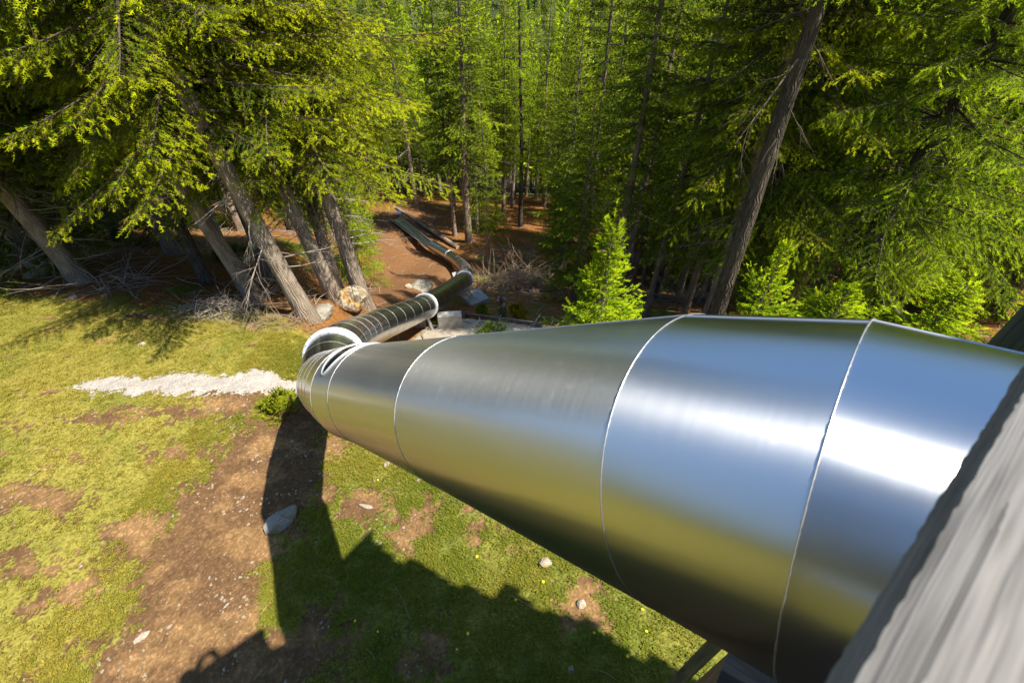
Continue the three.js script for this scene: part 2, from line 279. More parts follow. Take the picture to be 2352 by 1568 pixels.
const darkM = new THREE.MeshPhysicalMaterial({ color: new THREE.Color().setRGB(0.012, 0.012, 0.014), roughness: 0.12, metalness: 0, clearcoat: 0.5 });
const galv = new THREE.MeshStandardMaterial({ color: new THREE.Color().setRGB(0.52, 0.53, 0.54), metalness: 0.8, roughness: 0.45 });
const slide = thing('tube_slide', 'long brushed steel tube slide winding down from the wooden tower into the wood', 'slide');
const tangentAt = (pts, i) => { const a = pts[Math.max(i - 1, 0)], b = pts[Math.min(i + 1, pts.length - 1)], t = V(0, 0, 0); if (i > 0) t.add(pts[i].clone().sub(a).normalize()); if (i < pts.length - 1) t.add(b.clone().sub(pts[i]).normalize()); return t.normalize(); };
// stations: the near straight lengths, then curves cut into short mitred lengths
const ST = [], flangeAt = [], add = (p, k) => { ST.push(p); if (k) flangeAt.push(ST.length - 1); };
const back = AX[0].clone().sub(AX[1]).normalize();
ST.push(AX[1].clone().addScaledVector(back, 1.3));
for (let i = 1; i <= 5; i++) ST.push(AX[i]);
const arc = (from, to, n, ctl) => { const c = new THREE.CatmullRomCurve3(ctl, false, 'centripetal'), N = ctl.length - 1, pts = []; for (let i = 0; i <= 400; i++) pts.push(c.getPoint(lerp(from, to, i / 400) / N)); const L = [0]; for (let i = 1; i <= 400; i++) L.push(L[i - 1] + pts[i].distanceTo(pts[i - 1])); for (let k = 1; k <= n; k++) { const w = (L[400] * k) / n; let i = 1; while (L[i] < w - 1e-9) i++; ST.push(pts[i].clone()); } };
arc(2, 6, 7, AX.slice(3, 11)); flangeAt.push(ST.length - 1);        // to the first flange
arc(6, 8, 11, AX.slice(3, 13)); flangeAt.push(ST.length - 1);
arc(1, 2, 6, AX.slice(10, 15)); flangeAt.push(ST.length - 1);
arc(1, 4, 14, AX.slice(11, 17)); flangeAt.push(ST.length - 1);
arc(4, 5, 2, AX.slice(11, 17));
const NS = ST.length, TAN = ST.map((_, i) => tangentAt(ST, i));
function frame(a) { const u = V(0, 1, 0).addScaledVector(a, -a.y).normalize(); return [u, a.clone().cross(u)]; }
function ringPoint(i, seg, w, r = RT) {      // point at angle w where the cylinder of that length meets the mitre plane at station i
  const a = ST[seg + 1].clone().sub(ST[seg]).normalize(), [u, v] = frame(a), q = u.multiplyScalar(Math.cos(w) * r).addScaledVector(v, Math.sin(w) * r), n = TAN[i];
  return q.addScaledVector(a, -q.dot(n) / a.dot(n)).add(ST[i]);
}
let run = 0;
for (let s = 0; s < NS - 1; s++) {
  const a = ST[s + 1].clone().sub(ST[s]), L = a.length(), near = s < 5, nu = near ? 28 : 3, nv = near ? 160 : s < 26 ? 96 : 56, p = [], n = [], uv = [], idx = []; a.normalize();
  const [fu, fv] = frame(a), ph = hash(s, 3, 9) * 0.7, dent = near ? 0 : (hash(s, 5, 2) - 0.5) * 0.05;
  for (let i = 0; i <= nu; i++) for (let j = 0; j <= nv; j++) {
    const w = (j / nv) * Math.PI * 2, P = ringPoint(s, s, w).lerp(ringPoint(s + 1, s, w), i / nu); p.push(...P.toArray());
    n.push(...fu.clone().multiplyScalar(Math.cos(w)).addScaledVector(fv, Math.sin(w)).addScaledVector(a, dent * (i / nu - 0.5) + (fbm((run + (L * i) / nu) * 3.1, Math.cos(w) * 2 + 5, 2, 21 + s) - 0.5) * 0.022).addScaledVector(fv.clone().multiplyScalar(Math.cos(w)).addScaledVector(fu, -Math.sin(w)), (fbm((run + (L * i) / nu) * 2.2, Math.cos(w) * 3 + Math.sin(w) * 1.7 + 9, 3, 31) - 0.5) * (near ? 0.05 : 0.07)).normalize().toArray()); uv.push((run + (L * i) / nu) * 0.5 + ph, (w * RT) * 0.5);
    if (i < nu && j < nv) { const k = i * (nv + 1) + j; idx.push(k, k + 1, k + nv + 1, k + 1, k + nv + 2, k + nv + 1); }
  }
  run += L;
  const g = new THREE.BufferGeometry(); g.setAttribute('position', new THREE.Float32BufferAttribute(p, 3)); g.setAttribute('normal', new THREE.Float32BufferAttribute(n, 3)); g.setAttribute('uv', new THREE.Float32BufferAttribute(uv, 2)); g.setIndex(idx);
  mesh('tube_section', g, s < 1 ? steelTop : s < 2 ? steel : s < 3 ? steelMid : s < 5 ? steelLow : steelFar, slide);
}
// welds round the joints, raised and a little lumpy
for (let i = 1; i < NS - 1; i++) if (!flangeAt.includes(i)) {
  const near = i < 6, b = new MB(), pts = [], rad = [], N = near ? 300 : 90, w0 = near ? (i < 3 ? 0.0018 : 0.0024) : i < 14 ? 0.0022 : 0.0035;
  for (let k = 0; k <= N; k++) { pts.push(ringPoint(i, Math.min(i, NS - 2), (k / N) * Math.PI * 2, RT + 0.0002)); rad.push(w0 * (0.62 + 0.75 * hash(k, i, 4))); }
  b.tube(pts, rad, 5); mesh('weld_seam', b.geo(true, false), near ? weldM : seamM, slide);
}
// lengthwise folded seam along the crown of the upper lengths
for (let s = 0; s < 3; s++) for (const dw of [0, 0.012]) {
  const w = [0.40, 0.31, 0.30][s] + dw, b = new MB(); b.tube([0, 0.25, 0.5, 0.75, 1].map((t) => ringPoint(s, s, w, RT + 0.0004).lerp(ringPoint(s + 1, s, w, RT + 0.0004), t)), [0.0022, 0.0022, 0.0022, 0.0022, 0.0022], 6); mesh('long_seam', b.geo(true, false), dw ? weldM : galv, slide);
}
// flanges with their bolts
for (const i of flangeAt) {
  const b = new MB(), t = TAN[i], [u, v] = frame(t), N = 72, prof2 = [[-0.028, 0.0], [-0.028, 0.040], [-0.024, 0.046], [-0.003, 0.046], [-0.001, 0.043], [0.001, 0.043], [0.003, 0.046], [0.024, 0.046], [0.028, 0.040], [0.028, 0.0]];
  const P = (k, j) => { const w = (k / N) * Math.PI * 2, r = RT + prof2[j][1]; return ST[i].clone().addScaledVector(u, Math.cos(w) * r).addScaledVector(v, Math.sin(w) * r).addScaledVector(t, prof2[j][0]).toArray(); };
  for (let k = 0; k < N; k++) for (let j = 0; j < prof2.length - 1; j++) { b.tri(P(k, j), P(k + 1, j), P(k, j + 1), [1, 1, 1]); b.tri(P(k + 1, j), P(k + 1, j + 1), P(k, j + 1), [1, 1, 1]); }
  const ring = mesh('flange', b.geo(true, false), flangeM, slide), bolts = [];
  for (let k = 0; k < 20; k++) { const w = (k / 20) * Math.PI * 2, g = new THREE.CylinderGeometry(0.011, 0.011, 0.085, 6); const c = ST[i].clone().addScaledVector(u, Math.cos(w) * (RT + 0.03)).addScaledVector(v, Math.sin(w) * (RT + 0.03)); g.applyQuaternion(new THREE.Quaternion().setFromUnitVectors(V(0, 1, 0), t)); g.translate(c.x, c.y, c.z); bolts.push(g); }
  kind(mesh('bolt', mergeGeometries(bolts), galv, ring), 'stuff');
}
// viewing slot: a long oval hole with a raised rim in the last length before the bend
{
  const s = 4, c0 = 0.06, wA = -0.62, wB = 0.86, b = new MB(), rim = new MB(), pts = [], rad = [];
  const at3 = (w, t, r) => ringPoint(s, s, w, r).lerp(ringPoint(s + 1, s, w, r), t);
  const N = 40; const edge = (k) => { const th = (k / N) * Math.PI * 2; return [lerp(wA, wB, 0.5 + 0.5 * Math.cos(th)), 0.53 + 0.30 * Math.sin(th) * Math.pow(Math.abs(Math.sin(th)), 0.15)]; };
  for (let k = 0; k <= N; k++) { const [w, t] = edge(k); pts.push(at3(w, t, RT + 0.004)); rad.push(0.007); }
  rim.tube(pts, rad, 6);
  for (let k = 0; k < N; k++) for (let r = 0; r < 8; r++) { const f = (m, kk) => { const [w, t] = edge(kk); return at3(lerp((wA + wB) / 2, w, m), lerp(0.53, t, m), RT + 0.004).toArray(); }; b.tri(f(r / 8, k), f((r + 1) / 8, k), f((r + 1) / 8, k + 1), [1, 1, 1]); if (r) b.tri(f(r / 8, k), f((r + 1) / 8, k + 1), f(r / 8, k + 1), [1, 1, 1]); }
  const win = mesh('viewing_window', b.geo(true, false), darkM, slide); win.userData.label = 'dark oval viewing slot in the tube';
  mesh('window_rim', rim.geo(true, false), flangeM, win);
}
// open chute at the end
{
  const e0 = ST[NS - 1], end = at(988 * 0.91875, 549 * 0.91875, 45.3), N = 10, fl = new MB(), dir = end.clone().sub(e0).setY(0).normalize(), side = V(-dir.z, 0, dir.x), sec = [];
  for (let i = 0; i <= N; i++) { const t = i / N, c = e0.clone().lerp(end, t); c.y = Math.max(lerp(e0.y - 0.42, end.y, 1 - Math.pow(1 - t, 1.25)), terrain(c.x, c.z) + 0.12); sec.push(c); }
  const prof3 = (t) => { const w = lerp(0.40, 0.52, t), o = []; for (let k = 0; k <= 12; k++) { const a = (k / 12) * Math.PI; o.push([-Math.cos(a) * w, (1 - Math.sin(a)) * lerp(0.36, 0.3, t)]); } return o; };
  const row = (i, off) => prof3(i / N).map(([x, y]) => sec[i].clone().addScaledVector(side, x * (1 + off)).add(V(0, y - off * 0.4, 0)).toArray());
  for (const off of [0, 0.02]) for (let i = 0; i < N; i++) { const a = row(i, off), b2 = row(i + 1, off); for (let k = 0; k < 12; k++) { fl.tri(a[k], a[k + 1], b2[k], [1, 1, 1]); fl.tri(a[k + 1], b2[k + 1], b2[k], [1, 1, 1]); } }
  const ch = mesh('chute', fl.geo(true, false), steelFar, slide); ch.userData.label = 'open half pipe at the lower end of the slide';
  for (const sd of [-1, 1]) { const b = new MB(); b.tube(sec.map((c, i) => c.clone().addScaledVector(side, sd * lerp(0.41, 0.53, i / N)).add(V(0, lerp(0.36, 0.3, i / N), 0))), sec.map(() => 0.028), 8); mesh('chute_rail', b.geo(true, false), galv, ch); }
  for (const i of [3, 9]) for (const sd of [-0.3, 0.3]) { const c = sec[i].clone().addScaledVector(side, sd), b = new MB(); b.tube([c, V(c.x, terrain(c.x, c.z) - 0.1, c.z)], [0.035, 0.035], 8); mesh('support_leg', b.geo(true, false), galv, slide); }
}
// support posts on concrete feet
const concTex = dataTex(256, 256, (u, v) => { const n = tnoise(u * 8, v * 8, [8, 8], 1) * 0.5 + tnoise(u * 32, v * 32, [32, 32], 2) * 0.3 + tnoise(u * 120, v * 120, [120, 120], 3) * 0.2, pit = tnoise(u * 50, v * 50, [50, 50], 6) > 0.86 ? 0.6 : 1, q = (0.33 + 0.22 * (n - 0.5)) * pit; return [toS(q), toS(q * 0.95), toS(q * 0.85)]; }, true);
const concrete = new THREE.MeshStandardMaterial({ map: concTex, bumpMap: concTex, bumpScale: 0.006, roughness: 0.92 });
function leg(i, foot, r) {
  const b = new MB(), top = ST[i].clone().add(V(0, -RT - 0.005, 0)); b.tube([top, V(foot.x, foot.y + 0.02, foot.z)], [r, r], 12); const l = mesh('support_leg', b.geo(true, false), galv, slide);
  const pl = new RoundedBoxGeometry(r * 4.5, 0.025, r * 4.5, 1, 0.005); pl.translate(foot.x, foot.y + 0.015, foot.z); mesh('base_plate', pl, galv, l);
  const sd = new RoundedBoxGeometry(0.34, 0.05, 0.2, 1, 0.01); sd.translate(top.x, top.y - 0.01, top.z); mesh('saddle', sd, galv, l);
}
function slab(label, p, size, turn, tilt = 0, group) {     // a cast block with worn corners
  const g = new RoundedBoxGeometry(...size, 3, 0.035), q = g.attributes.position; for (let i = 0; i < q.count; i++) { const s = 1 + (noise(q.getX(i) * 4 + p[0], q.getZ(i) * 4 + q.getY(i) * 3, 6) - 0.5) * 0.05; q.setXYZ(i, q.getX(i) * s, q.getY(i) * s, q.getZ(i) * s); } g.computeVertexNormals();
  const o = mesh('concrete_block', g, concrete); o.position.set(...p); o.rotation.set(0, turn, tilt); return tag(o, label, 'concrete block', group);
}
{
  const f1 = flangeAt[1], f2 = flangeAt[2], a = ST[f1], b = ST[f2];
  const gA = V(a.x + 0.05, terrain(a.x, a.z), a.z + 0.1);
  slab('pale cast block standing upright in the gravel under the slide, sunlit face', [a.x + 0.78, terrain(a.x + 0.75, a.z) + 0.14, a.z - 0.22], [0.9, 0.85, 0.32], 0.12);
  slab('grey cast block in the slide shadow left of the sunlit one', [a.x - 0.55, terrain(a.x - 0.5, a.z) + 0.12, a.z - 0.35], [0.75, 0.8, 0.32], -0.5);
  leg(f1, V(gA.x + 0.12, gA.y + 0.02, gA.z + 0.05), 0.06);
  { const e = ST[12]; leg(12, V(e.x + 0.02, terrain(e.x, e.z) + 0.01, e.z), 0.045); }
  const gB = terrain(b.x, b.z);
  slab('square concrete footing under the thin steel post below the second flange', [b.x + 0.45, gB + 0.16, b.z], [1.1, 0.6, 1.1], 0.6);
  leg(f2, V(b.x + 0.35, gB + 0.46, b.z), 0.05);
  const c = ST[flangeAt[2] + 9];
  slab('rough concrete footing beneath the far bend of the slide', [c.x - 0.35, terrain(c.x, c.z) + 0.3, c.z], [1.1, 1.0, 1.1], 0.3, 0.1);
  leg(flangeAt[2] + 9, V(c.x, terrain(c.x, c.z) + 0.75, c.z), 0.05);
}

// ---------------------------------------------------------------- conifers
const barkTex = (ru, rv, c0, c1, seed) => ({
  map: dataTex(256, 512, (u, v) => { const w = u * ru + 0.6 * tnoise(u * 6, v * 10, [6, 10], seed), ridge = Math.abs((w * 1 + tnoise(u * ru, v * rv, [ru, rv], seed + 1) * 1.4) % 1 - 0.5) * 2, f = tnoise(u * 60, v * 90, [60, 90], seed + 2), m = tnoise(u * 5, v * 8, [5, 8], seed + 3), t = clamp(ridge * 0.55 + f * 0.35 + (m - 0.5) * 0.5); return c0.map((c, i) => toS(lerp(c, c1[i], t))); }, true),
  bump: dataTex(256, 512, (u, v) => { const w = u * ru + 0.6 * tnoise(u * 6, v * 10, [6, 10], seed), ridge = Math.abs((w + tnoise(u * ru, v * rv, [ru, rv], seed + 1) * 1.4) % 1 - 0.5) * 2, f = tnoise(u * 60, v * 90, [60, 90], seed + 2), t = ridge * 0.7 + f * 0.3; return [t, t, t]; }),
});
const bk1 = barkTex(14, 9, [0.14, 0.105, 0.075], [0.44, 0.355, 0.265], 3), bk2 = barkTex(9, 12, [0.05, 0.04, 0.031], [0.18, 0.142, 0.11], 8);
for (const b of [bk1, bk2]) for (const t of [b.map, b.bump]) t.repeat.set(0.9, 0.45);
const sprucebark = new THREE.MeshPhysicalMaterial({ map: bk1.map, bumpMap: bk1.bump, bumpScale: 0.02, roughness: 1, specularIntensity: 0.15 });
const larchbark = new THREE.MeshPhysicalMaterial({ map: bk2.map, bumpMap: bk2.bump, bumpScale: 0.045, roughness: 1, specularIntensity: 0.15 });
const twigM = new THREE.MeshStandardMaterial({ color: new THREE.Color().setRGB(0.085, 0.06, 0.042), roughness: 0.95 });
const deadM = new THREE.MeshStandardMaterial({ color: new THREE.Color().setRGB(0.27, 0.225, 0.175), roughness: 0.95 });
const needleM = new THREE.MeshPhysicalMaterial({ vertexColors: true, roughness: 1, transmission: 0.2, thickness: 0, side: THREE.DoubleSide, specularIntensity: 0.04 });

class Leaf {           // needle sprays, kept as plain arrays
  constructor() { this.p = []; this.n = []; this.c = []; this.i = []; }
  spray(x, y, z, dx, dy, dz, len, w, col, R, rich) {
    // a side direction at a random roll
    let ax = R() - 0.5, ay = R() * 0.35 - 0.1, az = R() - 0.5; const d = ax * dx + ay * dy + az * dz; ax -= d * dx; ay -= d * dy; az -= d * dz; const l = Math.hypot(ax, ay, az) || 1; ax /= l; ay /= l; az /= l;
    const nx = dy * az - dz * ay, ny = dz * ax - dx * az, nz = dx * ay - dy * ax;
    let hx = x, hz = z; const hl = Math.hypot(hx, hz) || 1; hx /= hl; hz /= hl;
    const flip = ny * 0.8 + (nx * hx + nz * hz) * 0.4 < 0;
    const blade = (ox, oy, oz, ux, uy, uz, sx, sy, sz, L, W, N, c) => {
      const k = this.p.length / 3, mx = ox + ux * L * 0.45, my = oy + uy * L * 0.45, mz = oz + uz * L * 0.45;
      this.p.push(ox, oy, oz, mx + sx * W, my + sy * W, mz + sz * W, ox + ux * L, oy + uy * L, oz + uz * L, mx - sx * W, my - sy * W, mz - sz * W);
      const g = flip ? -1 : 1; let bx = N[0] * g + hx * 0.45, by = N[1] * g + 0.75, bz = N[2] * g + hz * 0.45; const bl = Math.hypot(bx, by, bz); bx /= bl; by /= bl; bz /= bl;
      for (let q = 0; q < 4; q++) { this.n.push(bx, by, bz); this.c.push(c[0], c[1], c[2]); }
      // winding such that the face points the same way as its normal
      const e1x = sx * W, e1y = sy * W, e1z = sz * W, gx = e1y * uz - e1z * uy, gy = e1z * ux - e1x * uz, gz = e1x * uy - e1y * ux;
      if (gx * bx + gy * by + gz * bz > 0) this.i.push(k, k + 1, k + 2, k, k + 2, k + 3); else this.i.push(k, k + 2, k + 1, k, k + 3, k + 2);
    };
    blade(x, y, z, dx, dy, dz, ax, ay, az, len, rich ? w * 0.62 : w, [nx, ny, nz], col);
    if (rich) {       // short needle tufts to both sides along the shoot
      const g = flip ? -1 : 1; let bx = nx * g + hx * 0.45, by = ny * g + 0.75, bz = nz * g + hz * 0.45; const bl = Math.hypot(bx, by, bz); bx /= bl; by /= bl; bz /= bl;
      for (let k = 0; k < 5; k++) {
        const s = k & 1 ? -1 : 1, q = 0.08 + k * 0.17 + R() * 0.1, b = 0.62 + R() * 0.25, c = Math.sqrt(1 - b * b), tilt = (R() - 0.5) * 1.1, L = len * (0.36 + R() * 0.2) * (1 - q * 0.35);
        const ux = dx * c + (ax * s + nx * tilt) * b, uy = dy * c + (ay * s + ny * tilt) * b, uz = dz * c + (az * s + nz * tilt) * b, bw = w * 0.75, px = x + dx * len * q, py = y + dy * len * q, pz = z + dz * len * q, i0 = this.p.length / 3;
        this.p.push(px - dx * bw, py - dy * bw, pz - dz * bw, px + dx * bw, py + dy * bw, pz + dz * bw, px + ux * L, py + uy * L, pz + uz * L);
        for (let m = 0; m < 3; m++) { this.n.push(bx, by, bz); const t = m === 2 ? 1.1 : 0.98; this.c.push(col[0] * t, col[1] * t, col[2]); }
        const gx = dy * uz - dz * uy, gy = dz * ux - dx * uz, gz = dx * uy - dy * ux; if (gx * bx + gy * by + gz * bz > 0) this.i.push(i0, i0 + 1, i0 + 2); else this.i.push(i0, i0 + 2, i0 + 1);
      }
    }
  }
  geo() {
    const g = new THREE.BufferGeometry(); g.setAttribute('position', new THREE.BufferAttribute(new Float32Array(this.p), 3)); g.setAttribute('normal', new THREE.BufferAttribute(new Float32Array(this.n), 3)); g.setAttribute('color', new THREE.BufferAttribute(new Float32Array(this.c), 3)); g.setIndex(new THREE.BufferAttribute(new Uint32Array(this.i), 1)); return g;
  }
}
/* o: H height, base crown base, L branch length at the crown base, step distance between whorls, per branches in a whorl, up / down branch angle at top and bottom, droop,
   twig length, gap between twigs, hang 0..1, len / w of a spray, space between sprays, dark / light colours, rad trunk radius, dead bare limbs, lean */
function conifer(o) {
  const R = rng(o.seed), leaf = new Leaf(), wood = new MB(), dead = [], trunk = new MB();
  const bend = (h) => [Math.sin(h * 0.21 + o.seed) * 0.012 * h, Math.cos(h * 0.17 + o.seed * 2) * 0.012 * h];
  { const pts = [], rad = []; const N = o.far ? 7 : 22; for (let k = 0; k <= N; k++) { const t = k / N, h = -0.5 + t * (o.H + 0.4), b = bend(Math.max(h, 0)); pts.push(V(b[0], h, b[1])); const taper = Math.pow(1 - t * 0.98, 0.85); rad.push(o.rad * (taper + 0.4 * Math.exp(-Math.max(h, 0) / (o.rad * 2.2))) + 0.006); } trunk.tube(pts, rad, o.far ? 6 : 18, [1, 1, 1], 1, o.far ? 0 : 0.09); }
  const crownH = o.H - o.base;
  for (let h = o.base; h < o.H - 0.15; h += o.step * (0.7 + R() * 0.6) * lerp(1, 0.55, (h - o.base) / crownH)) {
    const t = (h - o.base) / crownH, n = Math.max(2, Math.round(o.per * (0.75 + R() * 0.5)));
    const az0 = R() * 6.283;
    for (let k = 0; k < n; k++) {
      if (R() < (o.gap ?? 0.08)) continue;
      const az = az0 + (k / n) * 6.283 + (R() - 0.5) * 0.9, prof4 = o.shape ? o.shape(t) : Math.pow(1 - t, 0.75) * lerp(0.72, 1, sstep(0, 0.18, t)), L = Math.max(0.12, o.L * prof4 * (0.62 + R() * 0.55));
      const el = lerp(o.down, o.up, Math.pow(t, 1.3)) + (R() - 0.5) * 0.22, cx = Math.cos(az), cz = Math.sin(az), b0 = bend(h), droop = o.droop * (0.7 + R() * 0.6), bow = (R() - 0.5) * 0.25;
      const P = (s) => { const r = s * L, y = r * Math.tan(el) - droop * L * s * s * (1 - t * 0.6) + (o.tip ?? 0.12) * L * s * s * s; return [b0[0] + cx * r - cz * bow * L * s * s, h + y, b0[1] + cz * r + cx * bow * L * s * s]; };
      const pts = [], rad = [], m = o.far ? 2 : L > 0.8 ? 6 : 3; for (let q = 0; q <= m; q++) { pts.push(V(...P(q / m))); rad.push(lerp(o.limb ?? 0.006 + L * 0.009, 0.003, q / m)); }
      if (!o.far || L > 1.2) wood.tube(pts, rad, 3);
      const bright = R(), s0 = o.bare ?? 0.18, gap = o.gapTwig / L;
      for (let s = s0 + R() * gap; s < 1; s += gap * (0.7 + R() * 0.6)) {
        const a = P(s), c = P(Math.min(1, s + 0.03)); let fx = c[0] - a[0], fy = c[1] - a[1], fz = c[2] - a[2]; const fl = Math.hypot(fx, fy, fz) || 1; fx /= fl; fy /= fl; fz /= fl;
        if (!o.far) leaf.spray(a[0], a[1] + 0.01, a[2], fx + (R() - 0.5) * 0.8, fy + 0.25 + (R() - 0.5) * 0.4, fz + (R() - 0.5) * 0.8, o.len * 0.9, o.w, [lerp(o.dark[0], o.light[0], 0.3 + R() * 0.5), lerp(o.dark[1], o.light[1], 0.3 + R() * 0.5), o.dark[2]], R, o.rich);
        for (const sd of [-1, 1]) {
          if (R() < 0.08) continue;
          const tl = Math.max(0.06, o.twig * Math.min(1, L / 1.6) * (1 - 0.72 * Math.pow(s, 1.5)) * sstep(0, 0.25, s - s0 + 0.12) * (0.55 + R() * 0.75));
          const ang = 0.75 + R() * 0.5, px = -cz * sd, pz = cx * sd, hang = o.hang * (0.4 + R() * 0.9);
          let tx = fx * Math.cos(ang) + px * Math.sin(ang), ty = fy * Math.cos(ang) - hang + (R() - 0.5) * 0.3, tz = fz * Math.cos(ang) + pz * Math.sin(ang); const ql = Math.hypot(tx, ty, tz); tx /= ql; ty /= ql; tz /= ql;
          if (o.twigs && tl > 0.2) { wood.tube([V(...a), V(a[0] + tx * tl, a[1] + ty * tl, a[2] + tz * tl)], [0.0035, 0.0018], 3); }
          for (let e = 0.02 + R() * o.space; e <= tl; e += o.space * (0.75 + R() * 0.5)) {
            const sag = -o.hang * 0.25 * e * e / Math.max(tl, 0.1), jx = (R() - 0.5) * o.fuzz, jy = (R() - 0.5) * o.fuzz, jz = (R() - 0.5) * o.fuzz;
            const side = R() < 0.5 ? -1 : 1, open = (o.open ?? 0.55) * (0.5 + R()) * (e > tl - o.space ? 0.2 : 1);
            let sx = tx + fx * 0.35 + px * 0 + (-tz * side) * open + (R() - 0.5) * 0.5, sy = ty - o.hang * 0.55 + (R() - 0.5) * 0.45, sz = tz + fz * 0.35 + tx * side * open + (R() - 0.5) * 0.5; const sl = Math.hypot(sx, sy, sz); sx /= sl; sy /= sl; sz /= sl;
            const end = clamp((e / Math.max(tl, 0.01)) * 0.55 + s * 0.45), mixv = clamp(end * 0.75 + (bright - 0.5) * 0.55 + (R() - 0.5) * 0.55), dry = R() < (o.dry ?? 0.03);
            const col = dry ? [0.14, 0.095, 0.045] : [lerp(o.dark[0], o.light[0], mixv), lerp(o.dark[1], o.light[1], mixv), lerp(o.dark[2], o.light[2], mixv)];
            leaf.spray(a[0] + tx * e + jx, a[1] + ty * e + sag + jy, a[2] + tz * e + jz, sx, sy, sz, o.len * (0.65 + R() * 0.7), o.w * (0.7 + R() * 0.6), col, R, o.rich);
          }
        }
      }
      const tip = P(1), pre = P(0.93); let ex = tip[0] - pre[0], ey = tip[1] - pre[1], ez = tip[2] - pre[2]; const el2 = Math.hypot(ex, ey, ez) || 1;
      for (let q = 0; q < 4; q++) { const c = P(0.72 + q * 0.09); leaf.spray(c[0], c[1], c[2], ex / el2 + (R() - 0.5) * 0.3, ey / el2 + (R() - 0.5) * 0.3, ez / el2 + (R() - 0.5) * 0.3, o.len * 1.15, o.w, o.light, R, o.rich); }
    }
  }
  for (let q = 0; q < (o.leader ?? 5); q++) { const b = bend(o.H); leaf.spray(b[0], o.H - 0.5 + q * 0.11, b[1], (R() - 0.5) * 0.5, 1, (R() - 0.5) * 0.5, o.len * 1.3, o.w, o.light, R, o.rich); }
  // bare lower limbs with forked twigs
  for (let q = 0; q < (o.dead ?? 0); q++) {
    const b = new MB(), h = lerp(o.deadFrom ?? 0.9, o.base + 0.8, Math.pow((q + R()) / o.dead, 0.9)), az = R() * 6.283, L = (o.deadL ?? 1.4) * (0.35 + R() * 0.9), b0 = bend(h), el = -0.1 - R() * 0.35;
    const grow = (p, dir, len, r, dep) => { const pts = [p.clone()], rad = [r], N = 5, d = dir.clone(); for (let k = 1; k <= N; k++) { d.x += (R() - 0.5) * 0.35; d.z += (R() - 0.5) * 0.35; d.y += (R() - 0.5) * 0.3 - 0.03; d.normalize(); pts.push(pts[k - 1].clone().addScaledVector(d, len / N)); rad.push(r * (1 - (k / N) * 0.8)); } b.tube(pts, rad, 4); if (dep > 0) { const kids = 2 + Math.floor(R() * 4); for (let k = 0; k < kids; k++) { const a = 1 + Math.floor(R() * 4), s = d.clone().add(V((R() - 0.5) * 2, (R() - 0.62) * 1.2, (R() - 0.5) * 2)).normalize(); grow(pts[a], s, len * (0.3 + R() * 0.35), rad[a] * 0.6, dep - 1); } } };
    grow(V(b0[0] + Math.cos(az) * o.rad * 0.7, h, b0[1] + Math.sin(az) * o.rad * 0.7), V(Math.cos(az), Math.tan(el), Math.sin(az)).normalize(), L, 0.010 + L * 0.008, 2); dead.push(b.geo(false, false));
  }
  return { trunk: trunk.geo(true, false), wood: wood.count ? wood.geo(false, false) : null, crown: leaf.geo(), dead, bark: o.bark ?? sprucebark, deadMat: o.deadMat, tris: leaf.i.length / 3 };
}
function plantTree(K, name, label, category, p, turn, scale, group, lean) {
  const t = thing(name, label, category, [p.x, p.y, p.z], 0, group);
  mesh('trunk', K.trunk, K.bark, t); if (K.wood) mesh('branches', K.wood, twigM, t); mesh('crown', K.crown, needleM, t);
  K.dead.forEach((g) => mesh('dead_branch', g, K.deadMat ?? deadM, t));
  t.scale.set(...(Array.isArray(scale) ? scale : [scale, scale, scale]));
  const q = new THREE.Quaternion().setFromAxisAngle(V(0, 1, 0), turn); if (lean) q.premultiply(new THREE.Quaternion().setFromUnitVectors(V(0, 1, 0), lean.clone().normalize())); t.quaternion.copy(q);
  return t;
}
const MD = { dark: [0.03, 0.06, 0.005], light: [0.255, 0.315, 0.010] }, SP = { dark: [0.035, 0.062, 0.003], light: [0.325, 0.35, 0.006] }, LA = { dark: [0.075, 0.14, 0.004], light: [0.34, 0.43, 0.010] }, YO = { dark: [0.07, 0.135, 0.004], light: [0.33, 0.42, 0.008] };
const bigA = conifer({ seed: 21, H: 17, base: 5.2, L: 4.3, step: 0.43, per: 7, up: 0.55, down: -0.14, droop: 0.26, tip: 0.16, twig: 0.95, gapTwig: 0.105, hang: 0.42, len: 0.12, w: 0.014, space: 0.048, fuzz: 0.06, rich: true, twigs: true, rad: 0.235, dead: 22, deadFrom: 1.1, deadL: 1.7, gap: 0.04, ...SP });
const bigB = conifer({ seed: 57, H: 19, base: 5.4, L: 3.9, step: 0.45, per: 7, up: 0.5, down: -0.22, droop: 0.30, tip: 0.18, twig: 0.9, gapTwig: 0.105, hang: 0.5, len: 0.12, w: 0.014, space: 0.048, fuzz: 0.06, rich: true, twigs: true, rad: 0.25, dead: 18, deadFrom: 1.3, deadL: 1.5, gap: 0.05, ...SP });
const bigC = conifer({ seed: 83, H: 12, base: 0.9, L: 3.4, step: 0.46, per: 5, up: 0.6, down: -0.1, droop: 0.25, tip: 0.16, twig: 0.85, gapTwig: 0.13, hang: 0.4, len: 0.14, w: 0.018, space: 0.06, fuzz: 0.06, rich: true, rad: 0.26, dead: 6, deadFrom: 0.5, ...MD });
const midA = conifer({ seed: 5, H: 20, base: 7.0, L: 2.5, step: 0.52, per: 6, up: 0.6, down: -0.3, droop: 0.3, tip: 0.2, twig: 0.7, gapTwig: 0.14, hang: 0.45, len: 0.12, w: 0.02, space: 0.055, fuzz: 0.08, rich: true, rad: 0.19, dead: 12, deadFrom: 2.0, deadL: 1.3, ...MD });
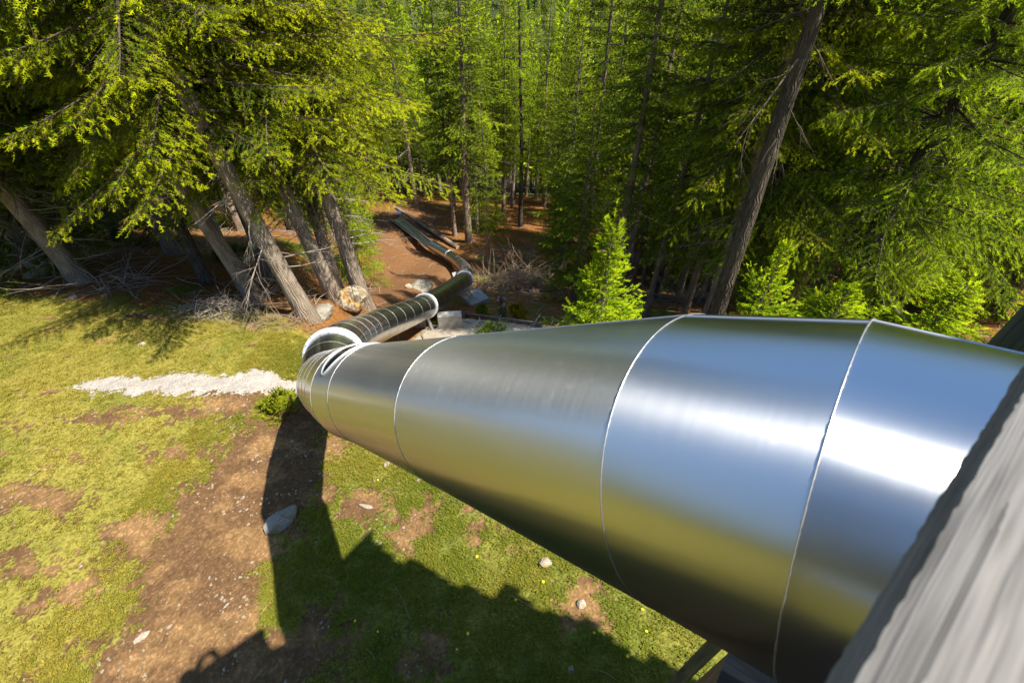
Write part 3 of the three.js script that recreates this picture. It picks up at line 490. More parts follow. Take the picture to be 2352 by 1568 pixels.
const midB = conifer({ seed: 6, H: 17, base: 4.4, L: 2.3, step: 0.5, per: 6, up: 0.6, down: -0.25, droop: 0.28, tip: 0.2, twig: 0.65, gapTwig: 0.14, hang: 0.35, len: 0.12, w: 0.02, space: 0.055, fuzz: 0.08, rich: true, rad: 0.15, dead: 10, deadFrom: 1.3, deadL: 1.2, ...MD });
const midC = conifer({ seed: 7, H: 22, base: 9.5, L: 2.3, step: 0.55, per: 5, up: 0.5, down: -0.35, droop: 0.4, tip: 0.22, twig: 0.65, gapTwig: 0.14, hang: 0.6, len: 0.12, w: 0.02, space: 0.055, fuzz: 0.08, rich: true, rad: 0.20, dead: 16, deadFrom: 2.5, deadL: 1.5, gap: 0.15, ...MD });
const midL = conifer({ seed: 8, H: 19, base: 5.0, L: 2.6, step: 0.5, per: 5, up: 0.5, down: -0.12, droop: 0.18, tip: 0.12, twig: 0.7, gapTwig: 0.16, hang: 0.75, len: 0.12, w: 0.016, space: 0.052, fuzz: 0.09, rich: true, rad: 0.19, dead: 8, deadFrom: 2, bark: larchbark, gap: 0.12, ...LA });
const larchO = { H: 17, base: 3.2, L: 4.3, step: 0.42, per: 7, up: 0.5, down: -0.12, droop: 0.16, tip: 0.10, twig: 0.9, gapTwig: 0.13, hang: 0.7, len: 0.125, w: 0.011, space: 0.05, fuzz: 0.06, rich: true, twigs: true, open: 0.35, rad: 0.24, dead: 8, deadFrom: 2.2, deadL: 2.0, bark: larchbark, gap: 0.08, ...LA };
const larch = conifer({ seed: 9, ...larchO });
// the leaning larch carries its boughs on the light side only; towards the slide they are short or gone
const larchLean = conifer({ seed: 29, ...larchO, L: 3.4, base: 9.0, dead: 8, deadFrom: 5.5, deadL: 1.9, deadMat: twigM, reach: (az, t) => lerp(1, 0.25, sstep(-0.2, 0.5, -Math.cos(az)) * (1 - t * 0.7)) });
const young = conifer({ seed: 10, H: 4.7, base: 0.15, L: 1.35, step: 0.22, per: 7, up: 0.95, down: 0.12, droop: 0.06, tip: 0.18, twig: 0.5, gapTwig: 0.085, hang: 0.1, len: 0.12, w: 0.018, space: 0.052, fuzz: 0.04, rich: true, rad: 0.05, bare: 0.08, leader: 11, dry: 0.004, gap: 0.14, shape: (t) => Math.pow(1 - t, 1.12) * (0.86 + 0.22 * Math.sin(t * 17)) + 0.02, ...YO });
const youngB = conifer({ seed: 14, H: 3.6, base: 0.1, L: 1.4, step: 0.22, per: 7, up: 0.9, down: 0.05, droop: 0.08, tip: 0.15, twig: 0.52, gapTwig: 0.09, hang: 0.15, len: 0.12, w: 0.018, space: 0.055, fuzz: 0.04, rich: true, rad: 0.045, bare: 0.08, leader: 9, dry: 0.01, gap: 0.2, shape: (t) => Math.pow(1 - t, 0.95) * (0.8 + 0.3 * Math.sin(t * 13 + 1)) + 0.02, ...YO });
const farA = conifer({ seed: 15, H: 20, base: 4.5, L: 2.4, step: 0.8, per: 6, up: 0.6, down: -0.25, droop: 0.3, tip: 0.18, twig: 0.7, gapTwig: 0.32, hang: 0.45, len: 0.5, w: 0.1, space: 0.26, fuzz: 0.12, far: true, rad: 0.19, ...MD });
const farB = conifer({ seed: 16, H: 17, base: 3.5, L: 2.6, step: 0.8, per: 6, up: 0.6, down: -0.2, droop: 0.2, tip: 0.15, twig: 0.75, gapTwig: 0.32, hang: 0.6, len: 0.5, w: 0.095, space: 0.26, fuzz: 0.12, far: true, rad: 0.18, ...LA });
console.log('tris', [bigA, bigB, bigC, midA, midB, midC, midL, larch, larchLean, young, youngB, farA, farB].map((k) => Math.round(k.tris / 1000) + 'k').join(' '));

// a tree whose foot is seen at one pixel and whose trunk passes another
const lean = (B, px, py) => { const d = rayDir(px, py), t = B.z / d.z; return d.multiplyScalar(t).sub(B); };
const EDGE = 'big spruces along the edge of the meadow';
const placed = [];
function edgeTree(K, foot, via, label, turn, s, name = 'spruce_tree', cat = 'spruce tree') { const B = onGround(...foot); placed.push([B.x, B.z, 1.6]); return plantTree(K, name, label, cat, V(B.x, B.y - 0.05, B.z), turn, s, name === 'spruce_tree' ? EDGE : undefined, lean(B, ...via)); }
edgeTree(bigA, [190, 648], [92, 535], 'leftmost big spruce with the thick flared foot in the shade', 0.3, [1.08, 0.74, 1.08]);
edgeTree(bigB, [590, 692], [370, 360], 'slender leaning spruce above the heap of bare sticks', 1.9, [0.86, 0.95, 0.86]);
edgeTree(bigA, [707, 728], [512, 378], 'thick grey spruce nearest the meadow, right of the slender leaning one', 2.8, [0.92, 1, 0.92]);
edgeTree(bigB, [772, 688], [652, 432], 'thin sunflecked spruce between two thick trunks, left of the orange boulder', 4.0, [0.84, 0.9, 0.84]);
edgeTree(bigA, [838, 702], [716, 342], 'thick brown spruce rising behind the orange boulder', 5.2, [1.05, 1.05, 1.05]);
const put = (K, name, label, cat, x, z, turn, s, group, ln) => { placed.push([x, z, 1.2]); return plantTree(K, name, label, cat, V(x, terrain(x, z) - 0.05, z), turn, s, group, ln); };
// left flank, close to the meadow
put(bigB, 'spruce_tree', 'spruce at the far left edge whose boughs hang over the shaded rocks', 'spruce tree', -16.5, -11.5, 0.7, 1, EDGE);
put(bigA, 'spruce_tree', 'tall spruce behind the leftmost thick foot', 'spruce tree', -13.2, -15.5, 2.2, 1.05, EDGE);
put(bigA, 'spruce_tree', 'dense spruce standing behind the slender leaning one', 'spruce tree', -9.6, -15.2, 3.6, 0.98, EDGE);
put(bigB, 'spruce_tree', 'dark spruce in the second row behind the thick grey trunk', 'spruce tree', -7.3, -15.6, 5.3, 1, EDGE);
put(bigB, 'spruce_tree', 'spruce in the upper left corner with sunlit layered boughs', 'spruce tree', -18.8, -15.8, 1.2, 1.05, EDGE);
put(bigA, 'spruce_tree', 'big spruce beyond the left edge whose boughs reach into the upper left', 'spruce tree', -21, -12, 4.4, 1, EDGE);
put(bigC, 'spruce_tree', 'low branched spruce with yellow tips left of the dirt clearing', 'spruce tree', -8.1, -20.5, 0.2, 0.62);
put(bigC, 'spruce_tree', 'low branched spruce behind the leftmost foot, its sunlit sprays at the left border', 'spruce tree', -16.0, -13.2, 2.9, 1.1);
put(bigA, 'spruce_tree', 'broad spruce in the upper left between the corner and the leaning trunks', 'spruce tree', -13.6, -11.9, 5.0, [0.95, 0.92, 0.95], EDGE);
// right flank
{ const B = at(1640, 742, 14.0); put(larchLean, 'larch_tree', 'big leaning larch with rugged bark, right of the young bright conifer', 'larch tree', B.x, B.z, 0, [1.02, 1.12, 1.02], undefined, lean(V(B.x, terrain(B.x, B.z), B.z), 1893, 20)); }
{ const B = at(1640, 700, 17.0); put(bigB, 'spruce_tree', 'dark straight trunk just behind the big leaning larch', 'spruce tree', B.x, B.z, 2, [1.0, 1.05, 1.0], undefined, lean(V(B.x, terrain(B.x, B.z), B.z), 1845, 60)); }
put(larch, 'larch_tree', 'feathery light green larch filling the upper right', 'larch tree', 10.6, -12.0, 2.6, [1.1, 1.0, 1.1]);
put(larch, 'larch_tree', 'feathery larch between the leaning one and the right edge, lower and brighter', 'larch tree', 8.6, -14.6, 0.9, [0.9, 0.95, 0.9]);
put(larch, 'larch_tree', 'second feathery larch behind at the right edge', 'larch tree', 16.5, -15.5, 4.4, 1.1);
{ const B = at(1376, 745, 12.6); put(young, 'young_spruce', 'bright yellow green young conifer standing free behind the slide', 'young conifer', B.x, B.z, 1.0, [1.3, 0.96, 1.3]); }
put(youngB, 'young_spruce', 'young conifer with a pointed leader right of the leaning larch foot', 'young conifer', 6.5, -9.5, 0.5, [0.9, 1.06, 0.9]);
put(youngB, 'young_spruce', 'bushy sunlit young conifer in the middle of the thicket behind the slide', 'young conifer', 8.5, -9.3, 2.0, [1.5, 0.72, 1.5]);
put(young, 'young_spruce', 'dark green young conifer under the larch boughs by the wooden post', 'young conifer', 10.6, -8.8, 3.5, [1.5, 0.6, 1.5]);
put(youngB, 'young_spruce', 'low young conifer at the foot of the larches, rightmost of the thicket', 'young conifer', 11.9, -7.0, 4.5, [1.6, 0.7, 1.6]);
put(bigC, 'spruce_tree', 'dark dense spruce at the right edge behind the larches', 'spruce tree', 21.5, -16.0, 1.0, 1.3);
put(bigC, 'spruce_tree', 'shadowed spruce in the upper right corner', 'spruce tree', 23.5, -21.5, 3.0, 1.5);
// trees one can tell apart round the lower slide
const MIDG = 'spruces in the wood beyond the slide';
const foot = (px, py) => onGround(px, py);
{ const B = foot(1078, 556); put(midA, 'spruce_tree', 'thick trunked spruce right of the fallen log by the chute', 'spruce tree', B.x, B.z, 0.6, [1.75, 1.1, 1.75], MIDG); }
{ const B = foot(1122, 612); put(midB, 'spruce_tree', 'slim bright spruce with a thin trunk beside the brush heap', 'spruce tree', B.x, B.z, 1.6, [0.95, 0.75, 0.95], MIDG); }
{ const B = foot(1292, 648); put(midB, 'spruce_tree', 'slim pale trunk right of the brush heap with a dense crown', 'spruce tree', B.x, B.z, 2.6, [1.1, 0.95, 1.1], MIDG); }
{ const B = foot(1425, 600); put(midC, 'spruce_tree', 'thin straight pale trunk rising behind the bright young conifer', 'spruce tree', B.x, B.z, 3.6, [1, 1, 1], MIDG); }
{ const B = foot(955, 470); put(midC, 'spruce_tree', 'paired dark trunk nearest the small panel at the chute end', 'spruce tree', B.x, B.z, 0.6, [1.3, 1, 1.3], MIDG); }
{ const B = foot(1090, 520); put(midB, 'spruce_tree', 'small spruce with hanging bright sprays right of the log', 'spruce tree', B.x, B.z, 5.6, [0.9, 0.62, 0.9], MIDG); }
{ const B = foot(1195, 520); put(midL, 'larch_tree', 'loose light green larch in the centre of the wood', 'larch tree', B.x, B.z, 5.6, [1.2, 1.2, 1.2]); }
// the rest of the wood
{
  const R = rng(300), slideD = (x, z) => { let d = 1e9; for (const p of ST) d = Math.min(d, Math.hypot(x - p.x, z - p.z)); return d; };
  const kinds = [[midA, 'spruce_tree', 'spruce tree', 'tall dense spruce'], [midB, 'spruce_tree', 'spruce tree', 'slim spruce with a low crown'], [midC, 'spruce_tree', 'spruce tree', 'thin bare stemmed spruce'], [midL, 'larch_tree', 'larch tree', 'light green larch'], [bigC, 'spruce_tree', 'spruce tree', 'low branched dark spruce']];
  // where in the wood a tree stands, told by what it stands behind
  const where = (x, z) => { const y = terrain(x, z), d = -z * CA - y * SA, px = 1176 + (F * x) / d, row = z > -24 ? 'front rows' : z > -40 ? 'middle rows' : 'back rows'; return [px < 420 ? 'behind the leftmost spruce foot' : px < 860 ? 'behind the leaning spruces' : px < 1010 ? 'past the end of the chute' : px < 1250 ? 'behind the brush mound' : px < 1510 ? 'behind the bright young conifer' : px < 1960 ? 'behind the leaning larch' : 'behind the right larches', row]; };
  const wood = (n, x, z, turn, sc, ln) => { const K = kinds[n], [w, row] = where(x, z); put(K[0], K[1], K[3] + ' in the ' + row + ' ' + w, K[2], x, z, turn, sc, K[3] + 's, ' + row + ', ' + w, ln); };
  let made = 0;
  for (let z = -13.5; z > -62; z -= 3.5) for (let x = -62; x < 66; x += 3.5) {
    const X = x + (R() - 0.5) * 3.2, Z = z + (R() - 0.5) * 3.2, r1 = R(), r2 = R(), r3 = R(), r4 = R();
    const depth = -Z * CA - terrain(X, Z) * SA; if (Math.abs(X) > depth * 1.15 + 4) continue;
    if (chain(X, Z, PATH) < 0.4 || slideD(X, Z) < 2.2) continue;
    if (X > -6 && X < 3.6 && Z > -33) continue;
    if (X > 2 && X < 6 && Z > -16) continue;
    if (Math.hypot(X - 0.5, Z + 27.5) < 3.2) continue;
    if (X > 6 && X < 19 && Z > -16.5) continue;
    if (Z > -40 && X > -5.5 && X < 4 && r4 < 0.45) continue;
    if (X < 0 && R() < 0.2) continue;
    { const t = clamp((X - 0.5) / 7), dz = -27.8 + t * 3.2; if (X > 0 && X < 8.5 && Math.abs(Z - dz) < 2.2) continue; }
    if (placed.some(([a, b, d]) => Math.hypot(a - X, b - Z) < d + 0.7)) continue;
    if (X < -8.5 && Z > -34 && r2 < 0.5) { wood(4, X, Z, r2 * 12, 0.8 + r3 * 0.4); made++; continue; }
    const n = r1 < 0.36 ? 0 : r1 < 0.62 ? 1 : r1 < 0.86 ? 2 : 3;
    wood(n, X, Z, r2 * 6.28, [0.85 + r3 * 0.35, 0.8 + r4 * 0.4, 0.85 + r3 * 0.35], V((r2 - 0.5) * 0.06, 1, (r3 - 0.5) * 0.06)); made++;
  }
  // a closed understorey on the right, between the tall stems
  for (let z = -17; z > -36; z -= 2.7) for (let x = 4; x < 24; x += 2.7) { const X = x + (R() - 0.5) * 1.8, Z = z + (R() - 0.5) * 1.8, r = R(), q = R(); { const t = clamp((X - 0.5) / 7), dz = -27.8 + t * 3.2; if (X < 8.5 && Math.abs(Z - dz) < 2.2) continue; } if (slideD(X, Z) < 4 || Math.hypot(X - 0.5, Z + 27.5) < 4 || placed.some(([a, b]) => Math.hypot(a - X, b - Z) < 1.1)) continue; if (r < 0.4) wood(4, X, Z, q * 6.28, [0.55 + q * 0.3, 0.6 + q * 0.35, 0.55 + q * 0.3]); else wood(r < 0.7 ? 1 : 2, X, Z, q * 6.28, [0.8, 0.75 + q * 0.3, 0.8]); made++; }
  console.log('wood trees', made);
  // beyond them the wood reads as one mass
  const far = [[], []], q = new THREE.Quaternion(), M4 = new THREE.Matrix4();
  for (let n = 0; n < 5200; n++) {
    const Z = -62 - Math.pow(R(), 1.3) * 520, X = (R() - 0.5) * 2 * Math.min(380, 30 - Z * 1.25); if (Z < -150 && Math.abs(X) > 110 && R() < 0.5) continue;
    const s = 0.8 + R() * 0.5; q.setFromAxisAngle(V(0, 1, 0), R() * 6.28); M4.compose(V(X, terrain(X, Z) - 0.2, Z), q, V(s, s * (0.9 + R() * 0.3), s)); far[R() < 0.75 ? 0 : 1].push(M4.clone());
  }
  [farA, farB].forEach((K, i) => { const g = thing('forest', ['far spruce wood covering the slopes down to the valley', 'far larches scattered through the distant wood'][i], 'forest'); kind(g, 'stuff'); for (const [nm, geo, mt] of [['crown', K.crown, needleM], ['trunk', K.trunk, K.bark]]) { const im = new THREE.InstancedMesh(geo, mt, far[i].length); im.name = nm; im.castShadow = im.receiveShadow = true; far[i].forEach((m, k) => im.setMatrixAt(k, m)); g.add(im); } });
}

// ---------------------------------------------------------------- the wooden tower we look down from
const woodTex = (c0, c1, seed) => ({
  map: dataTex(512, 256, (u, v) => { const g = tnoise(u * 5, v * 64 + 1.2 * tnoise(u * 4, v * 6, [4, 6], seed), [5, 64], seed + 1), f = tnoise(u * 14, v * 120, [14, 120], seed + 2), st = tnoise(u * 7, v * 9, [7, 9], seed + 4), cr = tnoise(u * 3, v * 26, [3, 26], seed + 5) > 0.83 ? 0.45 : 1, t = clamp(g * 0.5 + f * 0.4 + (st - 0.5) * 0.5); return c0.map((c, i) => toS(lerp(c, c1[i], t) * cr)); }, true),
  bump: dataTex(512, 256, (u, v) => { const g = tnoise(u * 5, v * 64 + 1.2 * tnoise(u * 4, v * 6, [4, 6], seed), [5, 64], seed + 1), f = tnoise(u * 14, v * 120, [14, 120], seed + 2), cr = tnoise(u * 3, v * 26, [3, 26], seed + 5) > 0.83 ? 0 : 1, t = (g * 0.5 + f * 0.5) * (0.3 + 0.7 * cr); return [t, t, t]; }),
});
const wg = woodTex([0.07, 0.058, 0.046], [0.27, 0.245, 0.215], 40), wb = woodTex([0.10, 0.055, 0.028], [0.24, 0.15, 0.085], 60), wm = woodTex([0.07, 0.065, 0.03], [0.19, 0.16, 0.075], 80);
const woodMat = (w, b = 0.006) => new THREE.MeshStandardMaterial({ map: w.map, bumpMap: w.bump, bumpScale: b, roughness: 0.9 });
const wc = woodTex([0.075, 0.070, 0.064], [0.235, 0.222, 0.205], 44), capWood = woodMat(wc, 0.0007), greyWood = woodMat(wg, 0.003), brownWood = woodMat(wb), mossWood = woodMat(wm);
const TD = V(0.788, 0, -0.6157).normalize(), TN = V(0.6157, 0, 0.788).normalize();      // along the front wall, and inwards
const TP = (t, n, y) => V(0.41, 0, -0.21).addScaledVector(TD, t).addScaledVector(TN, n - 0.087).setY(y);
const tower = thing('wooden_tower', 'weathered wooden lookout tower whose grey top board cuts across the lower right corner', 'tower');
function boardGeo(len, h, w, seed, ragged = 0.004) {     // a board along x with worn, uneven edges, uv in metres along the grain
  const g = new RoundedBoxGeometry(len, h, w, 2, Math.min(h, w) * 0.12), p = g.attributes.position, uv = new Float32Array(p.count * 2);
  const sub = g; for (let i = 0; i < p.count; i++) { const x = p.getX(i), y = p.getY(i), z = p.getZ(i); uv[i * 2] = x * 0.7 + seed * 0.37; uv[i * 2 + 1] = (z + y) * 2.0 + seed * 0.71; p.setXYZ(i, x, y + (hash(i, seed, 1) - 0.5) * ragged * 0.3, z); }
  sub.setAttribute('uv', new THREE.BufferAttribute(uv, 2)); return sub;
}
function beam(name, a, b, h, w, mat, parent, seed, roll = 0) {
  const d = b.clone().sub(a), len = d.length(), m = mesh(name, boardGeo(len, h, w, seed), mat, parent); d.normalize();
  const up = Math.abs(d.y) > 0.95 ? TN.clone() : V(0, 1, 0), z = d.clone().cross(up).normalize(), y = z.clone().cross(d); m.quaternion.setFromRotationMatrix(new THREE.Matrix4().makeBasis(d, y, z)); m.rotateX(roll); m.position.copy(a).lerp(b, 0.5); return m;
}
{
  // top board with a frayed, finely subdivided edge
  const L = 2.5, W = 0.10, H = 0.045, g = new THREE.BoxGeometry(L, H, W, 420, 3, 18), p = g.attributes.position, uv = new Float32Array(p.count * 2);
  for (let i = 0; i < p.count; i++) { let x = p.getX(i), y = p.getY(i), z = p.getZ(i); const n = (fbm(x * 30, 3, 4, 5) - 0.5) * 0.0014 + (noise(x * 160, y * 60, 6) - 0.5) * 0.0015; const e = sstep(W * 0.30, W * 0.5, -z); z -= e * n; y += (fbm(x * 9, z * 220, 3, 8) - 0.5) * 0.0007 - e * e * 0.006; uv[i * 2] = x * 2.1; uv[i * 2 + 1] = (z + y) * 6.5; p.setXYZ(i, x, y, z); }
  g.setAttribute('uv', new THREE.BufferAttribute(uv, 2)); g.computeVertexNormals();
  const m = mesh('top_board', g, capWood, tower); m.quaternion.setFromRotationMatrix(new THREE.Matrix4().makeBasis(TD, V(0, 1, 0), TD.clone().cross(V(0, 1, 0)))); m.position.copy(TP(-1.15, 0.057 + W / 2, -0.25 - H / 2)); m.userData.label = 'grey weathered top board close to the camera';
  // front wall boards on both sides of the opening for the slide
  for (let k = 0; k < 22; k++) { const t = -3.1 + k * 0.145; if (t > -0.12 && t < 1.55) continue; beam('wall_board', TP(t, 0.165, -2.35), TP(t, 0.165, -0.30), 0.03, 0.138, brownWood, tower, k); }
  for (let k = 0; k < 31; k++) beam('wall_board', TP(-3.1 + k * 0.145, 0.235, -6.9), TP(-3.1 + k * 0.145, 0.235, -2.3), 0.03, 0.14, brownWood, tower, 140 + k);
  for (let k = 0; k < 4; k++) beam('rim_board', TP(-3.2, 0.20, -1.72 - k * 0.16), TP(1.35, 0.20, -1.72 - k * 0.16), 0.15, 0.035, brownWood, tower, 40 + k);
  beam('slide_frame', TP(-0.09, 0.17, -1.6), TP(-0.09, 0.17, -0.3), 0.07, 0.07, brownWood, tower, 50);
  // corner post, and the side wall that runs off to the right with an uneven top
  const C = V(1.60, 0, -1.07), SD = V(0.927, 0, 0.375).normalize();
  beam('corner_post', V(C.x, -6.9, C.z), V(C.x, -0.42, C.z), 0.1, 0.1, mossWood, tower, 61);
  const tops = [0.0, -0.12, -0.3, -0.18, -0.26, -0.3, -0.36, -0.34, -0.22, -0.32, -0.36, -0.4, -0.34, -0.28, -0.36];
  for (let k = 0; k < 30; k++) { const c = C.clone().addScaledVector(SD, 0.16 + k * 0.152); beam('wall_board', V(c.x, -2.3, c.z), V(c.x, -0.5 + tops[k % 15] * 0.3, c.z), 0.03, 0.145, brownWood, tower, 70 + k); }
  const C2 = C.clone().addScaledVector(SD, 4.7), B0 = TP(-3.1, 0.2, 0), B1 = TP(-3.1, 4.4, 0);
  for (const [q, n] of [[C2, 90], [B0, 91], [B1, 92]]) beam('corner_post', V(q.x, -6.9, q.z), V(q.x, -0.4, q.z), 0.16, 0.16, brownWood, tower, n);
  const sh = new THREE.Shape([TP(-3.1, 0.24, 0), TP(1.35, 0.24, 0), C.clone().addScaledVector(SD, 0.3).addScaledVector(TN, 0.1), C2, C2.clone().addScaledVector(TN, 1.6), B1].map((v) => new THREE.Vector2(v.x, -v.z)));
  const dg = new THREE.ExtrudeGeometry(sh, { depth: 0.12, bevelEnabled: false }); dg.rotateX(-Math.PI / 2); dg.translate(0, -1.68, 0); mesh('deck', dg, brownWood, tower);
  // the roof over the far half: a straight verge and an eave of uneven shingles
  const RA = V(0.91, 1.0, 0.60), RC = V(2.34, 1.0, -1.26), rd = RC.clone().sub(RA).normalize(), ed = V(0.925, 0, 0.379).normalize(), rs = [RA.clone().addScaledVector(rd, -5), V(1.28, 1, 0.118), V(1.42, 1, 0.26), V(1.86, 1, 0.10), V(1.80, 1, -0.557), RC], step2 = [0.02, 0.10, 0.16, -0.02, 0.0, 0.02, 0.05, -0.08, -0.05, 0.0, 0.12, 0.2, 0.1, 0.02, -0.1];
  for (let k = 0; k < 24; k++) { const w = -0.10 - (step2[k % 15] ?? 0) * 0.55 + (k > 8 ? 0.25 : 0); for (const q of [0.0, 0.21]) rs.push(RC.clone().addScaledVector(ed, 0.12 + k * 0.22 + q).addScaledVector(rd, w * 1.2 - k * 0.012)); }
  rs.push(RC.clone().addScaledVector(ed, 5.5).addScaledVector(rd, -6), RA.clone().addScaledVector(rd, -5).addScaledVector(ed, 3));
  const rg = new THREE.ExtrudeGeometry(new THREE.Shape(rs.map((v) => new THREE.Vector2(v.x, -v.z))), { depth: 0.06, bevelEnabled: false }); rg.rotateX(-Math.PI / 2); rg.translate(0, 1.0, 0); mesh('roof', rg, greyWood, tower);
  for (const [q, n] of [[C2, 93], [C.clone().addScaledVector(SD, 1.9).addScaledVector(TN, 0.4), 94]]) beam('roof_post', V(q.x, -1.6, q.z), V(q.x, 1.02, q.z), 0.12, 0.12, brownWood, tower, n);
  // grey planks under the tube that carry it out of the wall
  beam('plank', V(0.64, -1.67, -0.36), V(1.6, -1.28, 0.46), 0.04, 0.17, greyWood, tower, 101, 0.15);
  beam('plank', V(0.74, -1.66, -0.52), V(1.72, -1.25, 0.3), 0.04, 0.06, greyWood, tower, 102, 0.1);
}
// the person with the camera at the rail, known from the shadow below
{
  const caps = [], J = (a, b, ra, rb) => caps.push([V(...a), V(...b), ra, rb]);
  const o = TP(-0.64, 0.40, 0), X = (s, n, y) => o.clone().addScaledVector(TD, s).addScaledVector(TN, n).setY(y).toArray();
  J(X(0, 0.02, -0.66), X(0, -0.03, -0.32), 0.15, 0.17); J(X(-0.15, -0.04, -0.24), X(0.15, -0.04, -0.24), 0.075, 0.075); J(X(0, 0.06, -0.72), X(0, 0.04, -0.66), 0.15, 0.15);   // trunk, shoulders, hips
  J(X(0, -0.05, -0.2), X(0, -0.10, -0.06), 0.055, 0.052); J(X(0, -0.14, 0.02), X(0, -0.13, 0.11), 0.088, 0.10);                                                        // neck, head
  for (const s of [-1, 1]) {
    J(X(s * 0.18, -0.05, -0.24), X(s * 0.25, -0.16, -0.42), 0.055, 0.045); J(X(s * 0.25, -0.16, -0.42), X(0.16 + s * 0.08, -0.33, -0.09), 0.043, 0.03);                  // arms up to the camera
    J(X(0.16 + s * 0.08, -0.33, -0.09), X(0.18 + s * 0.06, -0.345, -0.04), 0.03, 0.028);
    for (let f = 0; f < 4; f++) J(X(0.18 + s * 0.065, -0.345 + f * 0.012, -0.045 + f * 0.014), X(0.18 + s * 0.02, -0.35 + f * 0.012, -0.04 + f * 0.014), 0.010, 0.008);
    J(X(s * 0.09, 0.07, -0.8), X(s * 0.1, 0.05, -1.16), 0.085, 0.06); J(X(s * 0.1, 0.05, -1.16), X(s * 0.1, 0.09, -1.48), 0.055, 0.042); J(X(s * 0.1, 0.09, -1.51), X(s * 0.11, -0.07, -1.53), 0.035, 0.03);
  }
  const res = 110, mc = new MarchingCubes(res, new THREE.MeshBasicMaterial(), false, false, 120000); mc.isolation = 0;
  const mid = V(o.x, -0.68, o.z), half = 1.0, dv = V(0, 0, 0), w = V(0, 0, 0), k = 0.03;
  for (let z = 0; z < res; z++) for (let y = 0; y < res; y++) for (let x = 0; x < res; x++) {
    const p = V((x / res) * 2 - 1, (y / res) * 2 - 1, (z / res) * 2 - 1).multiplyScalar(half).add(mid); let d = 1e3;
    if (Math.abs(p.x - mid.x) < 0.6 && Math.abs(p.z - mid.z) < 0.6) for (const [a, b, ra, rb] of caps) { dv.copy(b).sub(a); const t = clamp(w.copy(p).sub(a).dot(dv) / dv.lengthSq()); const e = p.distanceTo(w.copy(a).addScaledVector(dv, t)) - lerp(ra, rb, t), h = clamp(0.5 + (0.5 * (d - e)) / k); d = d > 100 ? e : lerp(d, e, h) - k * h * (1 - h); }
    mc.field[x + y * res + z * res * res] = -d;
  }
  mc.update();
  const n = mc.count, g = new THREE.BufferGeometry(), P = mc.positionArray.slice(0, n * 3), NN = mc.normalArray.slice(0, n * 3); for (let i = 0; i < n; i++) for (let c = 0; c < 3; c++) P[i * 3 + c] = P[i * 3 + c] * half + mid.getComponent(c);
  g.setAttribute('position', new THREE.BufferAttribute(P, 3)); g.setAttribute('normal', new THREE.BufferAttribute(NN, 3));
  tag(mesh('person', g, new THREE.MeshStandardMaterial({ color: new THREE.Color().setRGB(0.08, 0.09, 0.13), roughness: 0.9 })), 'person at the tower rail with raised arms, seen as a shadow on the soil', 'person');
}

// ---------------------------------------------------------------- stones, sticks and small plants
const rockTex = (c0, c1, c2, seed) => dataTex(256, 256, (u, v) => { const n = 0.5 * tnoise(u * 6, v * 6, [6, 6], seed) + 0.3 * tnoise(u * 22, v * 22, [22, 22], seed + 1) + 0.2 * tnoise(u * 80, v * 80, [80, 80], seed + 2), l = sstep(0.5, 0.66, 0.6 * tnoise(u * 5, v * 5, [5, 5], seed + 3) + 0.4 * tnoise(u * 26, v * 26, [26, 26], seed + 4)); return c0.map((c, i) => toS(lerp(lerp(c, c1[i], n), c2[i] * (0.7 + 0.6 * n), l))); }, true);
const rockBump = dataTex(256, 256, (u, v) => { const n = 0.45 * tnoise(u * 9, v * 9, [9, 9], 4) + 0.35 * tnoise(u * 30, v * 30, [30, 30], 5) + 0.2 * tnoise(u * 90, v * 90, [90, 90], 6); return [n, n, n]; });
const rk = (t) => new THREE.MeshStandardMaterial({ map: t, bumpMap: rockBump, bumpScale: 0.012, roughness: 0.93 });
const orangeRock = rk(rockTex([0.22, 0.18, 0.12], [0.46, 0.38, 0.26], [0.42, 0.22, 0.05], 3)), greyRock = rk(rockTex([0.17, 0.152, 0.12], [0.34, 0.31, 0.25], [0.20, 0.175, 0.12], 23)), paleRock = rk(rockTex([0.26, 0.21, 0.15], [0.45, 0.385, 0.30], [0.38, 0.27, 0.14], 43));
function rockGeo(sx, sy, sz, seed, detail = 5, ang = 0.5) {
  const g = new THREE.IcosahedronGeometry(1, detail), p = g.attributes.position, uv = new Float32Array(p.count * 2), R = rng(seed), cuts = []; for (let k = 0; k < 9; k++) cuts.push([V(R() - 0.5, R() - 0.5, R() - 0.5).normalize(), 0.55 + R() * 0.35]);
  for (let i = 0; i < p.count; i++) { const v = V(p.getX(i), p.getY(i), p.getZ(i)); for (const [n, d] of cuts) { const e = v.dot(n) - d; if (e > 0) v.addScaledVector(n, -e * (0.6 + ang * 0.4)); } const q = 1 + (fbm(v.x * 2.1 + v.z * 1.3 + seed, v.y * 2.1 - v.z * 1.7, 4, seed) - 0.5) * 0.34; v.multiplyScalar(q); v.set(v.x * sx, v.y * sy, v.z * sz); p.setXYZ(i, v.x, v.y, v.z); uv[i * 2] = (v.x + v.y * 0.6) / (sx + sz) + 0.5; uv[i * 2 + 1] = (v.z + v.y * 0.8) / (sx + sz) + 0.5; }
  g.setAttribute('uv', new THREE.BufferAttribute(uv, 2)); g.computeVertexNormals(); return g;
}
function rock(name, label, px, py, size, mat, seed, turn = 0, sink = 0.3, group) { const B = onGround(px, py), o = mesh(name, rockGeo(...size, seed, Math.max(...size) > 0.3 ? 14 : 5), mat); o.position.set(B.x, B.y + size[1] * (1 - sink * 2) * 0.8, B.z); o.rotation.y = turn; return tag(o, label, 'rock', group); }
rock('boulder', 'orange lichened boulder at the foot of the thick brown trunk', 803, 706, [0.6, 0.56, 0.46], orangeRock, 5, 0.4, 0.2);
